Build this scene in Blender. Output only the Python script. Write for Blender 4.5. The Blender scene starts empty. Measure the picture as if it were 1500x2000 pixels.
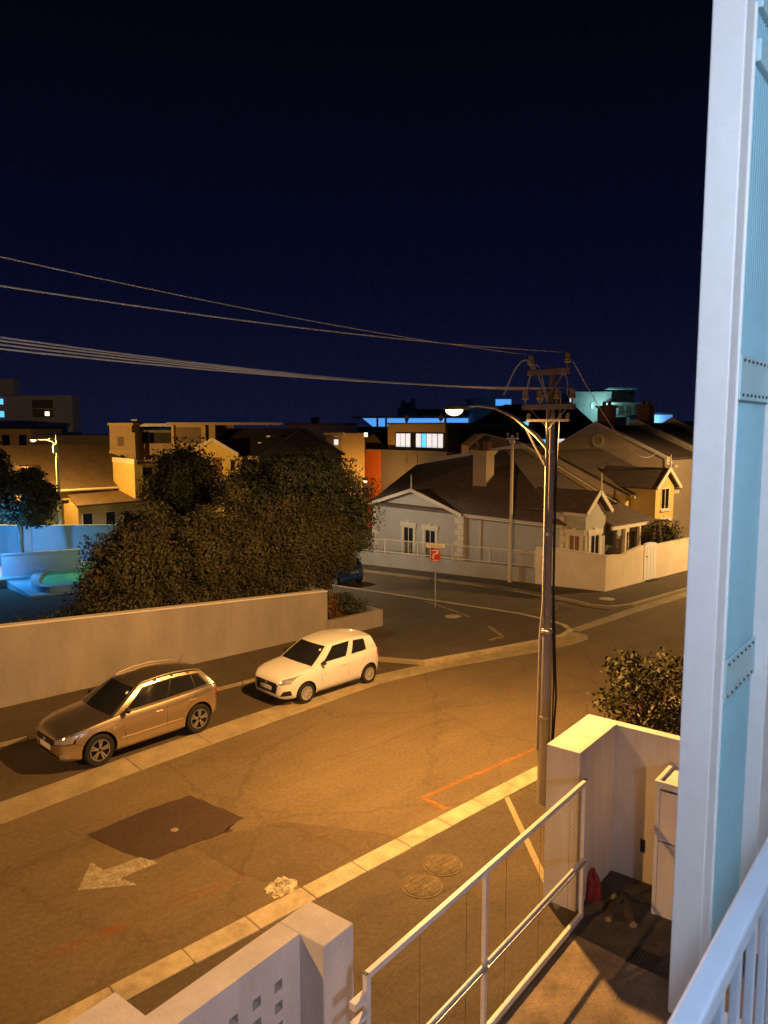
import bpy, bmesh, math, random
import numpy as np
from mathutils import Vector, Matrix
from mathutils.bvhtree import BVHTree
random.seed(7)
SC = bpy.context.scene
COL = SC.collection
R = math.radians
# ------------------------------------------------------------------ camera
CAMH = 7.7; PITCH = R(6.4); TH = R(42); FPX = 1500.0
cam = bpy.data.cameras.new('camera'); camo = bpy.data.objects.new('camera', cam); COL.objects.link(camo)
camo.location = (0, 0, CAMH); camo.rotation_euler = (R(90) - PITCH, 0, -TH)
cam.sensor_fit = 'HORIZONTAL'; cam.sensor_width = 36; cam.lens = 36.0
cam.clip_start = 0.05; cam.clip_end = 3000
cam.dof.use_dof = True; cam.dof.focus_distance = 19; cam.dof.aperture_fstop = 9.0
SC.camera = camo
# ------------------------------------------------------------------ night sky
W = bpy.data.worlds.new('World'); SC.world = W; W.use_nodes = True
wn = W.node_tree; wn.nodes.clear()
out = wn.nodes.new('ShaderNodeOutputWorld'); bg = wn.nodes.new('ShaderNodeBackground')
sky = wn.nodes.new('ShaderNodeTexSky'); sky.sky_type = 'NISHITA'; sky.sun_disc = False
sky.sun_elevation = R(-6); sky.sun_rotation = R(200)
geo = wn.nodes.new('ShaderNodeTexCoord'); sep = wn.nodes.new('ShaderNodeSeparateXYZ')
ramp = wn.nodes.new('ShaderNodeValToRGB')
ramp.color_ramp.elements[0].position = 0.0; ramp.color_ramp.elements[0].color = (0.0024, 0.0031, 0.0118, 1)
ramp.color_ramp.elements[1].position = 0.44; ramp.color_ramp.elements[1].color = (0.0003, 0.0006, 0.0018, 1)
e = ramp.color_ramp.elements.new(0.16); e.color = (0.0010, 0.0014, 0.0068, 1)
nz = wn.nodes.new('ShaderNodeTexNoise'); nz.inputs['Scale'].default_value = 190; nz.inputs['Detail'].default_value = 6
nz.inputs['Roughness'].default_value = 0.75
mr = wn.nodes.new('ShaderNodeMapRange'); mr.inputs['To Min'].default_value = 0.45; mr.inputs['To Max'].default_value = 1.55
mul = wn.nodes.new('ShaderNodeVectorMath'); mul.operation = 'SCALE'
mix = wn.nodes.new('ShaderNodeVectorMath'); mix.operation = 'MULTIPLY_ADD'
mix.inputs[1].default_value = (0.02, 0.02, 0.02)
L = wn.links.new
L(geo.outputs['Generated'], sep.inputs[0]); L(sep.outputs['Z'], ramp.inputs[0]); L(geo.outputs['Generated'], nz.inputs[0])
L(nz.outputs[0], mr.inputs[0]); L(ramp.outputs[0], mul.inputs[0]); L(mr.outputs[0], mul.inputs['Scale'])
L(sky.outputs[0], mix.inputs[0]); L(mul.outputs[0], mix.inputs[2]); L(mix.outputs[0], bg.inputs[0]); L(bg.outputs[0], out.inputs[0])
bg.inputs[1].default_value = 1.0
SC.view_settings.view_transform = 'Standard'; SC.view_settings.look = 'None'
SC.view_settings.exposure = 1.1; SC.view_settings.gamma = 1.0
SC.render.engine = 'CYCLES'
SC.cycles.use_denoising = True
SC.cycles.max_bounces = 6; SC.cycles.diffuse_bounces = 3; SC.cycles.glossy_bounces = 3
SC.cycles.sample_clamp_indirect = 4.0
SODIUM = (1.0, 0.48, 0.125); COOL = (0.66, 0.79, 1.0)

# ------------------------------------------------------------------ pixel helpers (photograph pixels -> points in the place)
def ray(u, v):
    x = (u - 750) / FPX; yd = (v - 1000) / FPX
    f = math.cos(PITCH) - math.sin(PITCH) * yd; d = math.sin(PITCH) + math.cos(PITCH) * yd
    c, s = math.cos(TH), math.sin(TH)
    return (x * c + f * s, -x * s + f * c, -d), f
def gz(u, v, z=0):
    r, _ = ray(u, v); t = (z - CAMH) / r[2]; return Vector((r[0] * t, r[1] * t, z))
def gy(u, v, y):
    r, _ = ray(u, v); t = y / r[1]; return Vector((r[0] * t, y, CAMH + r[2] * t))
def gx(u, v, x):
    r, _ = ray(u, v); t = x / r[0]; return Vector((x, r[1] * t, CAMH + r[2] * t))
def dep(u, v, d):
    r, f = ray(u, v); t = d / f; return Vector((r[0] * t, r[1] * t, CAMH + r[2] * t))
def ground(y):
    return -0.06 * min(max(0.0, y - 19.0), 60.0)

# ------------------------------------------------------------------ materials
MATS = {}
def M(name, col, rough=0.8, var=0.12, scale=4.0, bump=0.0, bscale=60.0, metal=0.0, spec=0.4, emit=0.0, ecol=None, coat=0.0, stretch=(1, 1, 1), col2=None, trans=0.0, alpha=None, fine=0.0):
    m = bpy.data.materials.new(name); m.use_nodes = True; MATS[name] = m
    nt = m.node_tree; b = nt.nodes['Principled BSDF']; Lk = nt.links.new
    b.inputs['Roughness'].default_value = rough; b.inputs['Metallic'].default_value = metal
    b.inputs['Specular IOR Level'].default_value = spec
    b.inputs['Coat Weight'].default_value = coat; b.inputs['Coat Roughness'].default_value = 0.05
    if trans: b.inputs['Transmission Weight'].default_value = trans
    if alpha is not None: b.inputs['Alpha'].default_value = alpha
    c1 = tuple(max(0, q * (1 - var)) for q in col); c2 = tuple(min(1, q * (1 + var)) for q in (col2 or col))
    tc = nt.nodes.new('ShaderNodeTexCoord'); mp = nt.nodes.new('ShaderNodeMapping')
    mp.inputs['Scale'].default_value = stretch
    n = nt.nodes.new('ShaderNodeTexNoise'); n.inputs['Scale'].default_value = scale; n.inputs['Detail'].default_value = 7
    n.inputs['Roughness'].default_value = 0.65
    rp = nt.nodes.new('ShaderNodeValToRGB'); rp.color_ramp.elements[0].position = 0.33; rp.color_ramp.elements[1].position = 0.67
    rp.color_ramp.elements[0].color = (*c1, 1); rp.color_ramp.elements[1].color = (*c2, 1)
    Lk(tc.outputs['Object'], mp.inputs[0]); Lk(mp.outputs[0], n.inputs[0]); Lk(n.outputs[0], rp.inputs[0])
    colout = rp.outputs[0]
    if fine:
        n3 = nt.nodes.new('ShaderNodeTexNoise'); n3.inputs['Scale'].default_value = bscale; n3.inputs['Detail'].default_value = 3
        m3 = nt.nodes.new('ShaderNodeMapRange'); m3.inputs['From Min'].default_value = 0.3; m3.inputs['From Max'].default_value = 0.7
        m3.inputs['To Min'].default_value = 1 - fine; m3.inputs['To Max'].default_value = 1 + fine
        v3 = nt.nodes.new('ShaderNodeVectorMath'); v3.operation = 'SCALE'
        Lk(tc.outputs['Object'], n3.inputs[0]); Lk(n3.outputs[0], m3.inputs[0]); Lk(colout, v3.inputs[0]); Lk(m3.outputs[0], v3.inputs['Scale'])
        colout = v3.outputs[0]
    Lk(colout, b.inputs['Base Color'])
    if bump:
        n2 = nt.nodes.new('ShaderNodeTexNoise'); n2.inputs['Scale'].default_value = bscale; n2.inputs['Detail'].default_value = 4
        bp = nt.nodes.new('ShaderNodeBump'); bp.inputs['Strength'].default_value = bump; bp.inputs['Distance'].default_value = 0.02
        Lk(tc.outputs['Object'], n2.inputs[0]); Lk(n2.outputs[0], bp.inputs['Height']); Lk(bp.outputs[0], b.inputs['Normal'])
    if emit:
        b.inputs['Emission Color'].default_value = (*(ecol or col), 1); b.inputs['Emission Strength'].default_value = emit
    return m

def worn(name, paint, base, amount, scale=3.0, soft=0.10, top=1.0):
    """thin paint worn away in chips, the surface below shows through the gaps"""
    m = M(name, paint, 0.85, 0.15, 3, 0.4, 120, fine=0.2)
    nt = m.node_tree; b = nt.nodes['Principled BSDF']; Lk = nt.links.new
    tc = nt.nodes.new('ShaderNodeTexCoord'); n = nt.nodes.new('ShaderNodeTexNoise')
    n.inputs['Scale'].default_value = scale; n.inputs['Detail'].default_value = 10; n.inputs['Roughness'].default_value = 0.85
    rp = nt.nodes.new('ShaderNodeMapRange'); rp.inputs['From Min'].default_value = amount - soft; rp.inputs['From Max'].default_value = amount + soft; rp.inputs['To Max'].default_value = top
    Lk(tc.outputs['Object'], n.inputs[0]); Lk(n.outputs[0], rp.inputs[0]); Lk(rp.outputs[0], b.inputs['Alpha'])
    return m

def asphalt(name, dark, light, s1=0.35, crack=True):
    m = bpy.data.materials.new(name); m.use_nodes = True; MATS[name] = m
    nt = m.node_tree; b = nt.nodes['Principled BSDF']; Lk = nt.links.new; N = nt.nodes.new
    b.inputs['Roughness'].default_value = 0.82; b.inputs['Specular IOR Level'].default_value = 0.35
    tc = N('ShaderNodeTexCoord')
    def noise(scale, det, rough, stretch=None, rot=0):
        n = N('ShaderNodeTexNoise'); n.inputs['Scale'].default_value = scale; n.inputs['Detail'].default_value = det; n.inputs['Roughness'].default_value = rough
        if stretch:
            mp = N('ShaderNodeMapping'); mp.inputs['Scale'].default_value = stretch; mp.inputs['Rotation'].default_value = (0, 0, rot)
            Lk(tc.outputs['Object'], mp.inputs[0]); Lk(mp.outputs[0], n.inputs[0])
        else: Lk(tc.outputs['Object'], n.inputs[0])
        return n
    big = noise(s1, 8, 0.7); lane = noise(0.9, 6, 0.65, (0.16, 1.0, 1)); fine = noise(70, 3, 0.7); mid = noise(11, 6, 0.75)
    def mr(n, a, bb, lo, hi):
        q = N('ShaderNodeMapRange'); q.inputs['From Min'].default_value = a; q.inputs['From Max'].default_value = bb
        q.inputs['To Min'].default_value = lo; q.inputs['To Max'].default_value = hi; Lk(n.outputs[0], q.inputs[0]); return q
    def mth(op, a, bq):
        q = N('ShaderNodeMath'); q.operation = op; Lk(a, q.inputs[0])
        if isinstance(bq, float): q.inputs[1].default_value = bq
        else: Lk(bq, q.inputs[1])
        return q
    s = mth('ADD', mr(big, .3, .7, 0, .55).outputs[0], mr(lane, .3, .7, 0, .45).outputs[0])
    mx = N('ShaderNodeMix'); mx.data_type = 'RGBA'; Lk(s.outputs[0], mx.inputs[0])
    mx.inputs[6].default_value = (*dark, 1); mx.inputs[7].default_value = (*light, 1)
    g = mth('MULTIPLY', mr(fine, .25, .75, .55, 1.45).outputs[0], mr(mid, .3, .7, .74, 1.26).outputs[0])
    last = g.outputs[0]
    if crack:
        vo = N('ShaderNodeTexVoronoi'); vo.feature = 'DISTANCE_TO_EDGE'; vo.inputs['Scale'].default_value = 0.26
        wob = noise(1.5, 5, 0.7); add = N('ShaderNodeVectorMath'); add.operation = 'MULTIPLY_ADD'
        add.inputs[1].default_value = (.7, .7, .7); Lk(wob.outputs['Color'], add.inputs[0]); Lk(tc.outputs['Object'], add.inputs[2])
        Lk(add.outputs[0], vo.inputs['Vector'])
        q = N('ShaderNodeMapRange'); q.inputs['From Min'].default_value = 0.0; q.inputs['From Max'].default_value = 0.014
        q.inputs['To Min'].default_value = 0.80; q.inputs['To Max'].default_value = 1.0; Lk(vo.outputs['Distance'], q.inputs[0])
        last = mth('MULTIPLY', last, q.outputs[0]).outputs[0]
    sc = N('ShaderNodeVectorMath'); sc.operation = 'SCALE'; Lk(mx.outputs[2], sc.inputs[0]); Lk(last, sc.inputs['Scale'])
    Lk(sc.outputs[0], b.inputs['Base Color'])
    bp = N('ShaderNodeBump'); bp.inputs['Strength'].default_value = 0.55; bp.inputs['Distance'].default_value = 0.012
    Lk(fine.outputs[0], bp.inputs['Height']); Lk(bp.outputs[0], b.inputs['Normal'])
    return m

asphalt('road_asphalt', (0.105, 0.078, 0.046), (0.185, 0.138, 0.080))
asphalt('repair_asphalt', (0.085, 0.062, 0.038), (0.150, 0.110, 0.066))
asphalt('side_asphalt', (0.090, 0.070, 0.046), (0.155, 0.122, 0.080))
asphalt('path_asphalt', (0.062, 0.047, 0.031), (0.118, 0.092, 0.060), 0.6)
asphalt('patch_asphalt', (0.050, 0.031, 0.021), (0.066, 0.042, 0.028), 0.8, False)
M('kerb_concrete', (0.42, 0.36, 0.25), 0.85, 0.28, 2.6, 0.35, 70, fine=0.18)
M('kerb_old', (0.30, 0.25, 0.16), 0.88, 0.22, 1.8, 0.4, 60, fine=0.22)
M('concrete', (0.26, 0.22, 0.16), 0.88, 0.25, 2.0, 0.3, 60, fine=0.15)
M('wall_white', (0.68, 0.64, 0.60), 0.82, 0.13, 2.2, 0.22, 40, stretch=(1, 1, 0.22), fine=0.05)
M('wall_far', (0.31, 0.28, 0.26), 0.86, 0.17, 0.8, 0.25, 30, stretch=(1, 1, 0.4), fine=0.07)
M('cap_white', (0.74, 0.69, 0.64), 0.8, 0.06, 2.5, 0.12, 60, fine=0.04)
M('steel_white', (0.70, 0.69, 0.68), 0.42, 0.06, 9, 0.05, 90, spec=0.5)
M('balcony_white', (0.70, 0.71, 0.73), 0.5, 0.035, 14, 0.06, 140, spec=0.45)
M('rail_paint', (0.29, 0.36, 0.47), 0.42, 0.05, 10, 0.05, 120, spec=0.5)
M('blue_sheet', (0.27, 0.51, 0.62), 0.34, 0.06, 4, 0, spec=0.5)
M('blue_bar', (0.38, 0.60, 0.68), 0.45, 0.04, 5)
M('dark_steel', (0.03, 0.03, 0.032), 0.5, 0.1)
M('black_rubber', (0.012, 0.012, 0.012), 0.75, 0.1, 8)
M('soil', (0.06, 0.047, 0.034), 0.95, 0.45, 2.6, 0.7, 14, fine=0.3)
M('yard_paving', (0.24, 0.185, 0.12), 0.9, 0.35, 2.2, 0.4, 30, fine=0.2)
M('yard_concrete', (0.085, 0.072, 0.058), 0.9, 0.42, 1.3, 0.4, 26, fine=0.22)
M('terrain', (0.045, 0.04, 0.03), 0.95, 0.3, 0.15, 0.3, 4)
M('house_wall', (0.42, 0.41, 0.37), 0.85, 0.07, 1.2, 0.12, 24)
M('house_yellow', (0.62, 0.47, 0.17), 0.85, 0.07, 1.2, 0.12, 24)
M('trim_cream', (0.66, 0.60, 0.48), 0.75, 0.06, 3)
M('boundary_cream', (0.78, 0.68, 0.50), 0.85, 0.09, 1.0, 0.2, 24)
M('boundary_grey', (0.38, 0.37, 0.33), 0.86, 0.12, 0.8, 0.2, 24)
M('roof_brown', (0.13, 0.10, 0.08), 0.62, 0.22, 2.2, 0.5, 9, stretch=(1, 1, 3), spec=0.3)
M('roof_dark', (0.030, 0.026, 0.026), 0.65, 0.2, 2.0, 0.4, 9, spec=0.3)
M('roof_tan', (0.15, 0.105, 0.065), 0.7, 0.2, 1.8, 0.4, 9)
M('grey_gable', (0.50, 0.40, 0.28), 0.85, 0.1, 1.0)
M('timber', (0.20, 0.10, 0.035), 0.6, 0.2, 6, stretch=(6, 6, 1))
M('brick_red', (0.24, 0.11, 0.07), 0.85, 0.2, 6)
M('orange_wall', (0.78, 0.20, 0.03), 0.8, 0.08, 1.5)
M('beige_wall', (0.44, 0.33, 0.22), 0.85, 0.08, 1.0)
M('tan_wall', (0.50, 0.38, 0.17), 0.85, 0.08, 1.0)
M('grey_wall', (0.20, 0.18, 0.16), 0.85, 0.1, 0.8)
M('white_far', (0.66, 0.70, 0.80), 0.85, 0.08, 0.7)
M('dark_glass', (0.012, 0.014, 0.018), 0.08, 0, spec=0.6)
M('blind', (0.18, 0.13, 0.09), 0.7, 0.1, 3)
M('glow_white', (0.8, 0.8, 0.8), 0.6, 0, emit=0.42, ecol=(0.80, 0.80, 0.84))
M('glow_cyan', (0.1, 0.5, 0.8), 0.6, 0, emit=0.6, ecol=(0.12, 0.55, 0.95))
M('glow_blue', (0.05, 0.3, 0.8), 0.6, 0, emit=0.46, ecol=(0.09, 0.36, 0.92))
M('glow_warm', (0.8, 0.6, 0.3), 0.6, 0, emit=0.9, ecol=(1.0, 0.86, 0.58))
M('glow_green', (0.3, 0.6, 0.5), 0.6, 0, emit=0.55, ecol=(0.55, 0.95, 0.80))
M('lamp_bowl', (1, 0.8, 0.5), 0.4, 0, emit=2.4, ecol=(1.0, 0.56, 0.22))
M('lamp_led', (1, 1, 1), 0.4, 0, emit=10, ecol=(0.75, 0.86, 1.0))
M('lamp_pool', (1, 1, 1), 0.4, 0, emit=10, ecol=(0.2, 0.55, 1.0))
M('galv', (0.48, 0.47, 0.48), 0.45, 0.15, 5, 0.1, 40, metal=0.5)
M('pole_steel', (0.34, 0.31, 0.30), 0.75, 0.15, 3, 0.1, 30, metal=0.0, stretch=(3, 3, 0.4))
M('porcelain', (0.46, 0.42, 0.33), 0.3, 0.1, 8)
M('cable', (0.02, 0.02, 0.02), 0.6, 0.1)
M('wire', (0.70, 0.74, 0.68), 0.5, 0.05)
M('bark', (0.16, 0.115, 0.07), 0.9, 0.3, 7, 0.6, 22, stretch=(1, 1, 0.3))
M('leaf_hedge', (0.052, 0.054, 0.034), 0.75, 0.55, 0.9, spec=0.12, col2=(0.080, 0.076, 0.046))
M('leaf_tree', (0.034, 0.050, 0.040), 0.75, 0.45, 1.6, spec=0.14, col2=(0.075, 0.088, 0.066))
M('leaf_bush', (0.040, 0.044, 0.014), 0.55, 0.5, 5.0, spec=0.3, col2=(0.058, 0.056, 0.020))
M('leaf_red', (0.17, 0.065, 0.020), 0.6, 0.4, 6.0, col2=(0.14, 0.085, 0.03))
M('leaf_palm', (0.22, 0.15, 0.06), 0.6, 0.3, 6.0)
M('pool_green', (0.06, 0.75, 0.34), 0.2, 0.1, 0.8, spec=0.5)
M('pool_white_bluelit', (0.30, 0.50, 0.66), 0.8, 0.06, 1.0)  # white pool walls, deck and rim; blue lamp light put into the colour
M('red_cloth', (0.30, 0.035, 0.025), 0.7, 0.2, 5)
M('sign_white', (0.86, 0.86, 0.84), 0.4, 0.03, 8)
M('sign_red', (0.62, 0.045, 0.025), 0.4, 0.06, 8)
M('ink', (0.03, 0.03, 0.04), 0.5, 0)
worn('arrow_paint', (0.52, 0.47, 0.36), (0,0,0), 0.46, 5, 0.13, 0.72)
worn('orange_paint', (0.42, 0.18, 0.04), (0,0,0), 0.42, 3, .18, .65)
M('cover_dirty', (0.125, 0.095, 0.055), 0.9, 0.35, 5, 0.4, 40, fine=0.25)
worn('orange_faint', (0.50, 0.13, 0.03), (0,0,0), 0.56, 1.3, .10, .38)
worn('white_spill', (0.62, 0.56, 0.42), (0,0,0), 0.48, 6, .08, .85)
worn('old_line', (0.36, 0.30, 0.18), (0,0,0), 0.44, 4, .12, .85)
worn('pale_patch', (0.17, 0.135, 0.075), (0,0,0), 0.46, 1.4, .18, .7)
# car paints
M('paint_silver', (0.66, 0.55, 0.42), 0.30, 0.02, 40, metal=0.94, coat=0.5)
M('paint_white', (0.72, 0.73, 0.76), 0.35, 0.01, 10, coat=0.6)
M('paint_blue', (0.03, 0.13, 0.50), 0.35, 0.02, 40, metal=0.2, coat=0.8)
M('car_glass', (0.016, 0.017, 0.020), 0.09, 0, spec=0.6)
M('car_black', (0.014, 0.014, 0.015), 0.45, 0.05)
M('tyre', (0.016, 0.015, 0.015), 0.8, 0.1, 12)
M('alloy', (0.42, 0.40, 0.38), 0.35, 0.05, metal=0.75)
M('alloy_pale', (0.55, 0.52, 0.48), 0.4, 0.05, metal=0.4)
M('lamp_lens', (0.52, 0.52, 0.54), 0.12, 0.3, 30, metal=0.55, coat=1.0)
M('lamp_red', (0.45, 0.012, 0.012), 0.15, 0.05, coat=1.0)
M('plate', (0.72, 0.74, 0.80), 0.5, 0.03)
M('chrome', (0.75, 0.75, 0.76), 0.12, 0, metal=1.0)

# ------------------------------------------------------------------ mesh helpers
class MB:
    def __init__(s): s.v = []; s.f = []; s.m = []
    def add(s, vs, fs, mi=0):
        o = len(s.v); s.v += [tuple(p) for p in vs]; s.f += [tuple(i + o for i in f) for f in fs]; s.m += [mi] * len(fs); return s
    def box(s, x0, x1, y0, y1, z0, z1, mi=0):
        if x0 > x1: x0, x1 = x1, x0
        if y0 > y1: y0, y1 = y1, y0
        if z0 > z1: z0, z1 = z1, z0
        return s.add([(x0, y0, z0), (x1, y0, z0), (x1, y1, z0), (x0, y1, z0), (x0, y0, z1), (x1, y0, z1), (x1, y1, z1), (x0, y1, z1)],
                     [(0, 3, 2, 1), (4, 5, 6, 7), (0, 1, 5, 4), (1, 2, 6, 5), (2, 3, 7, 6), (3, 0, 4, 7)], mi)
    def bar(s, a, b, w, h, up=(0, 0, 1), mi=0):
        a, b = Vector(a), Vector(b); d = (b - a).normalized(); u = Vector(up)
        sd = d.cross(u)
        if sd.length < 1e-4: sd = d.cross(Vector((1, 0, 0)))
        sd.normalize(); u = sd.cross(d).normalized(); P = []
        for p in (a, b):
            for q, t in ((-1, -1), (1, -1), (1, 1), (-1, 1)): P.append(p + sd * (q * w / 2) + u * (t * h / 2))
        return s.add(P, [(3, 2, 1, 0), (4, 5, 6, 7), (0, 1, 5, 4), (1, 2, 6, 5), (2, 3, 7, 6), (3, 0, 4, 7)], mi)
    def prism(s, poly, z0, z1, mi=0):
        n = len(poly); f0 = (lambda p: z0(p)) if callable(z0) else (lambda p: z0); f1 = (lambda p: z1(p)) if callable(z1) else (lambda p: z1)
        a = sum(poly[i][0] * poly[(i + 1) % n][1] - poly[(i + 1) % n][0] * poly[i][1] for i in range(n))
        if a < 0: poly = poly[::-1]
        vs = [(p[0], p[1], f0(p)) for p in poly] + [(p[0], p[1], f1(p)) for p in poly]
        return s.add(vs, [tuple(range(n))[::-1], tuple(range(n, 2 * n))] + [(i, (i + 1) % n, n + (i + 1) % n, n + i) for i in range(n)], mi)
    def prismX(s, poly, x0, x1, mi=0):      # poly of (y, z)
        n = len(poly); vs = [(x0, p[0], p[1]) for p in poly] + [(x1, p[0], p[1]) for p in poly]
        return s.add(vs, [tuple(range(n)), tuple(range(n, 2 * n))[::-1]] + [(i, n + i, n + (i + 1) % n, (i + 1) % n) for i in range(n)], mi)
    def prismY(s, poly, y0, y1, mi=0):      # poly of (x, z)
        n = len(poly); vs = [(p[0], y0, p[1]) for p in poly] + [(p[0], y1, p[1]) for p in poly]
        return s.add(vs, [tuple(range(n)), tuple(range(n, 2 * n))[::-1]] + [(i, n + i, n + (i + 1) % n, (i + 1) % n) for i in range(n)], mi)
    def slab(s, pts, t, mi=0):
        n = len(pts); vs = [tuple(p) for p in pts] + [(p[0], p[1], p[2] - t) for p in pts]
        return s.add(vs, [tuple(range(n)), tuple(range(n, 2 * n))[::-1]] + [(i, n + i, n + (i + 1) % n, (i + 1) % n) for i in range(n)], mi)
    def tube(s, pts, r, n=8, mi=0):
        pts = [Vector(p) for p in pts]; k = len(pts); rr = r if isinstance(r, (list, tuple)) else [r] * k
        o = len(s.v); ref = None
        for i, p in enumerate(pts):
            d = (pts[min(i + 1, k - 1)] - pts[max(i - 1, 0)]).normalized()
            if ref is None: ref = d.cross(Vector((0, 0, 1)) if abs(d.z) < 0.9 else Vector((1, 0, 0))).normalized()
            ref = (ref - d * ref.dot(d)).normalized(); bn = d.cross(ref)
            for j in range(n):
                a = 2 * math.pi * j / n; s.v.append(tuple(p + (ref * math.cos(a) + bn * math.sin(a)) * rr[i]))
        for i in range(k - 1):
            for j in range(n):
                a, b = o + i * n + j, o + i * n + (j + 1) % n; s.f.append((a, b, b + n, a + n)); s.m.append(mi)
        s.f.append(tuple(range(o, o + n))[::-1]); s.f.append(tuple(range(o + (k - 1) * n, o + k * n))); s.m += [mi, mi]
        return s
    def lathe(s, prof, n=20, axis='z', c=(0, 0, 0), mi=0, caps=True):
        o = len(s.v)
        for r, h in prof:
            for j in range(n):
                a = 2 * math.pi * j / n; p = (r * math.cos(a), r * math.sin(a), h)
                if axis == 'y': p = (p[0], p[2], p[1])
                elif axis == 'x': p = (p[2], p[0], p[1])
                s.v.append((p[0] + c[0], p[1] + c[1], p[2] + c[2]))
        k = len(prof)
        for i in range(k - 1):
            for j in range(n):
                a, b = o + i * n + j, o + i * n + (j + 1) % n; s.f.append((a, b, b + n, a + n)); s.m.append(mi)
        if caps:
            s.f.append(tuple(range(o, o + n))[::-1]); s.f.append(tuple(range(o + (k - 1) * n, o + k * n))); s.m += [mi, mi]
        return s
    def grid(s, fn, nu, nv, mi=0, flip=False):
        vs = [fn(i / nu, j / nv) for j in range(nv + 1) for i in range(nu + 1)]; w = nu + 1
        fs = [((j * w + i), (j * w + i + 1), ((j + 1) * w + i + 1), ((j + 1) * w + i)) for j in range(nv) for i in range(nu)]
        if flip: fs = [f[::-1] for f in fs]
        return s.add(vs, fs, mi)
    def mesh(s, name):
        me = bpy.data.meshes.new(name); me.from_pydata(s.v, [], s.f); me.validate(); return me
    def build(s, name, mats, parent=None, loc=None, rotz=0, smooth=False, bevel=0.0, fix=True, seg=2):
        me = s.mesh(name)
        if isinstance(mats, str): mats = [mats]
        for q in mats: me.materials.append(MATS[q])
        if len(mats) > 1 and len(me.polygons) == len(s.m): me.polygons.foreach_set('material_index', s.m)
        if fix:
            bm = bmesh.new(); bm.from_mesh(me); bmesh.ops.recalc_face_normals(bm, faces=bm.faces); bm.to_mesh(me); bm.free()
        if smooth:
            me.polygons.foreach_set('use_smooth', [True] * len(me.polygons))
            if smooth != 'all': me.set_sharp_from_angle(angle=R(smooth if smooth > 1 else 40))
        o = bpy.data.objects.new(name, me); COL.objects.link(o)
        if parent is not None: o.parent = parent
        if loc is not None: o.location = loc
        if rotz: o.rotation_euler = (0, 0, rotz)
        if bevel:
            b = o.modifiers.new('bevel', 'BEVEL'); b.width = bevel; b.segments = seg; b.limit_method = 'ANGLE'; b.angle_limit = R(40)
        return o
def tag(o, label, cat, group=None):
    o['label'] = label; o['category'] = cat
    if group: o['group'] = group
    return o
def thing(name, label, cat, loc=(0, 0, 0), rotz=0, group=None):
    o = bpy.data.objects.new(name, None); COL.objects.link(o); o.location = loc; o.rotation_euler = (0, 0, rotz)
    o.empty_display_size = 0.2
    return tag(o, label, cat, group)
def struct(o): o['kind'] = 'structure'; return o
def stuff(o): o['kind'] = 'stuff'; return o
def lamp(name, loc, power, col, radius=0.12, parent=None, spot=None, rot=None, blend=0.14):
    l = bpy.data.lights.new(name, 'SPOT' if spot else 'POINT'); l.energy = power; l.color = col; l.shadow_soft_size = radius
    if spot: l.spot_size = spot; l.spot_blend = blend
    o = bpy.data.objects.new(name, l); COL.objects.link(o); o.location = loc
    if rot: o.rotation_euler = rot
    if parent is not None: o.parent = parent
    return o
# ================================================================== ground, road, pavements
def sheet(name, rows, mat, thick=0.0):
    """rows: list of lists of points, each row the same length"""
    b = MB(); w = len(rows[0]); vs = [p for r in rows for p in r]
    fs = [(j * w + i, j * w + i + 1, (j + 1) * w + i + 1, (j + 1) * w + i) for j in range(len(rows) - 1) for i in range(w - 1)]
    b.add(vs, fs); o = b.build(name, mat, fix=False)
    me = o.data
    if me.polygons and sum(p.normal.z for p in me.polygons) < 0: me.flip_normals()
    return o
ys = [-300, -20, 19, 25, 40, 60, 79, 200, 900]
struct(sheet('ground', [[(x, y, ground(y) - 0.05) for x in (-600, -100, 0, 30, 60, 140, 900)] for y in ys], 'terrain'))
def yk(x): return 9.60 + 0.027 * x
struct(sheet('road', [[(x, yk(x) - 0.1, 0.0), (x, 13, 0.0), (x, 19.5, 0.0)] for x in [-60 + 6 * i for i in range(34)]], 'road_asphalt'))
struct(sheet('side_road', [[(x, y, ground(y) + 0.004) for x in (24.0, 26.8, 29.6)] for y in (16.6, 19, 25, 35, 50, 79, 110)], 'side_asphalt'))
GUT = [(-40, 14.3, 15.2), (-8, 14.9, 15.8), (3.93, 15.5, 16.42), (7, 15.93, 16.82), (10.8, 16.32, 17.18), (14.9, 16.70, 17.42), (17.5, 16.40, 17.10), (21.3, 15.42, 16.10), (22.9, 15.22, 15.95), (23.7, 15.25, 15.98), (24.15, 15.55, 16.15)]
struct(sheet('parking_bay', [[(x, yi - 0.02, 0.004), (x, 19.45, 0.004)] for x, yo, yi in GUT[:7]], 'path_asphalt'))
def gutter(name, rows, mat):
    b = MB()
    for (x0, a0, b0), (x1, a1, b1) in zip(rows[:-1], rows[1:]):
        m0, m1 = (a0 + b0) / 2, (a1 + b1) / 2
        b.add([(x0, a0, .009), (x1, a1, .009), (x1, m1, .007), (x0, m0, .007)], [(0, 1, 2, 3)])
        b.add([(x0, m0, .007), (x1, m1, .007), (x1, b1, .012), (x0, b0, .012)], [(0, 1, 2, 3)])
    return struct(b.build(name, mat, fix=True))
def lerp(a, b, t): return a + (b - a) * t
def dense(rows, step):
    o = []
    for p, q in zip(rows[:-1], rows[1:]):
        n = max(1, int(round((q[0] - p[0]) / step)))
        for i in range(n): o.append(tuple(lerp(p[k], q[k], i / n) for k in range(len(p))))
    return o + [rows[-1]]
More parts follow.
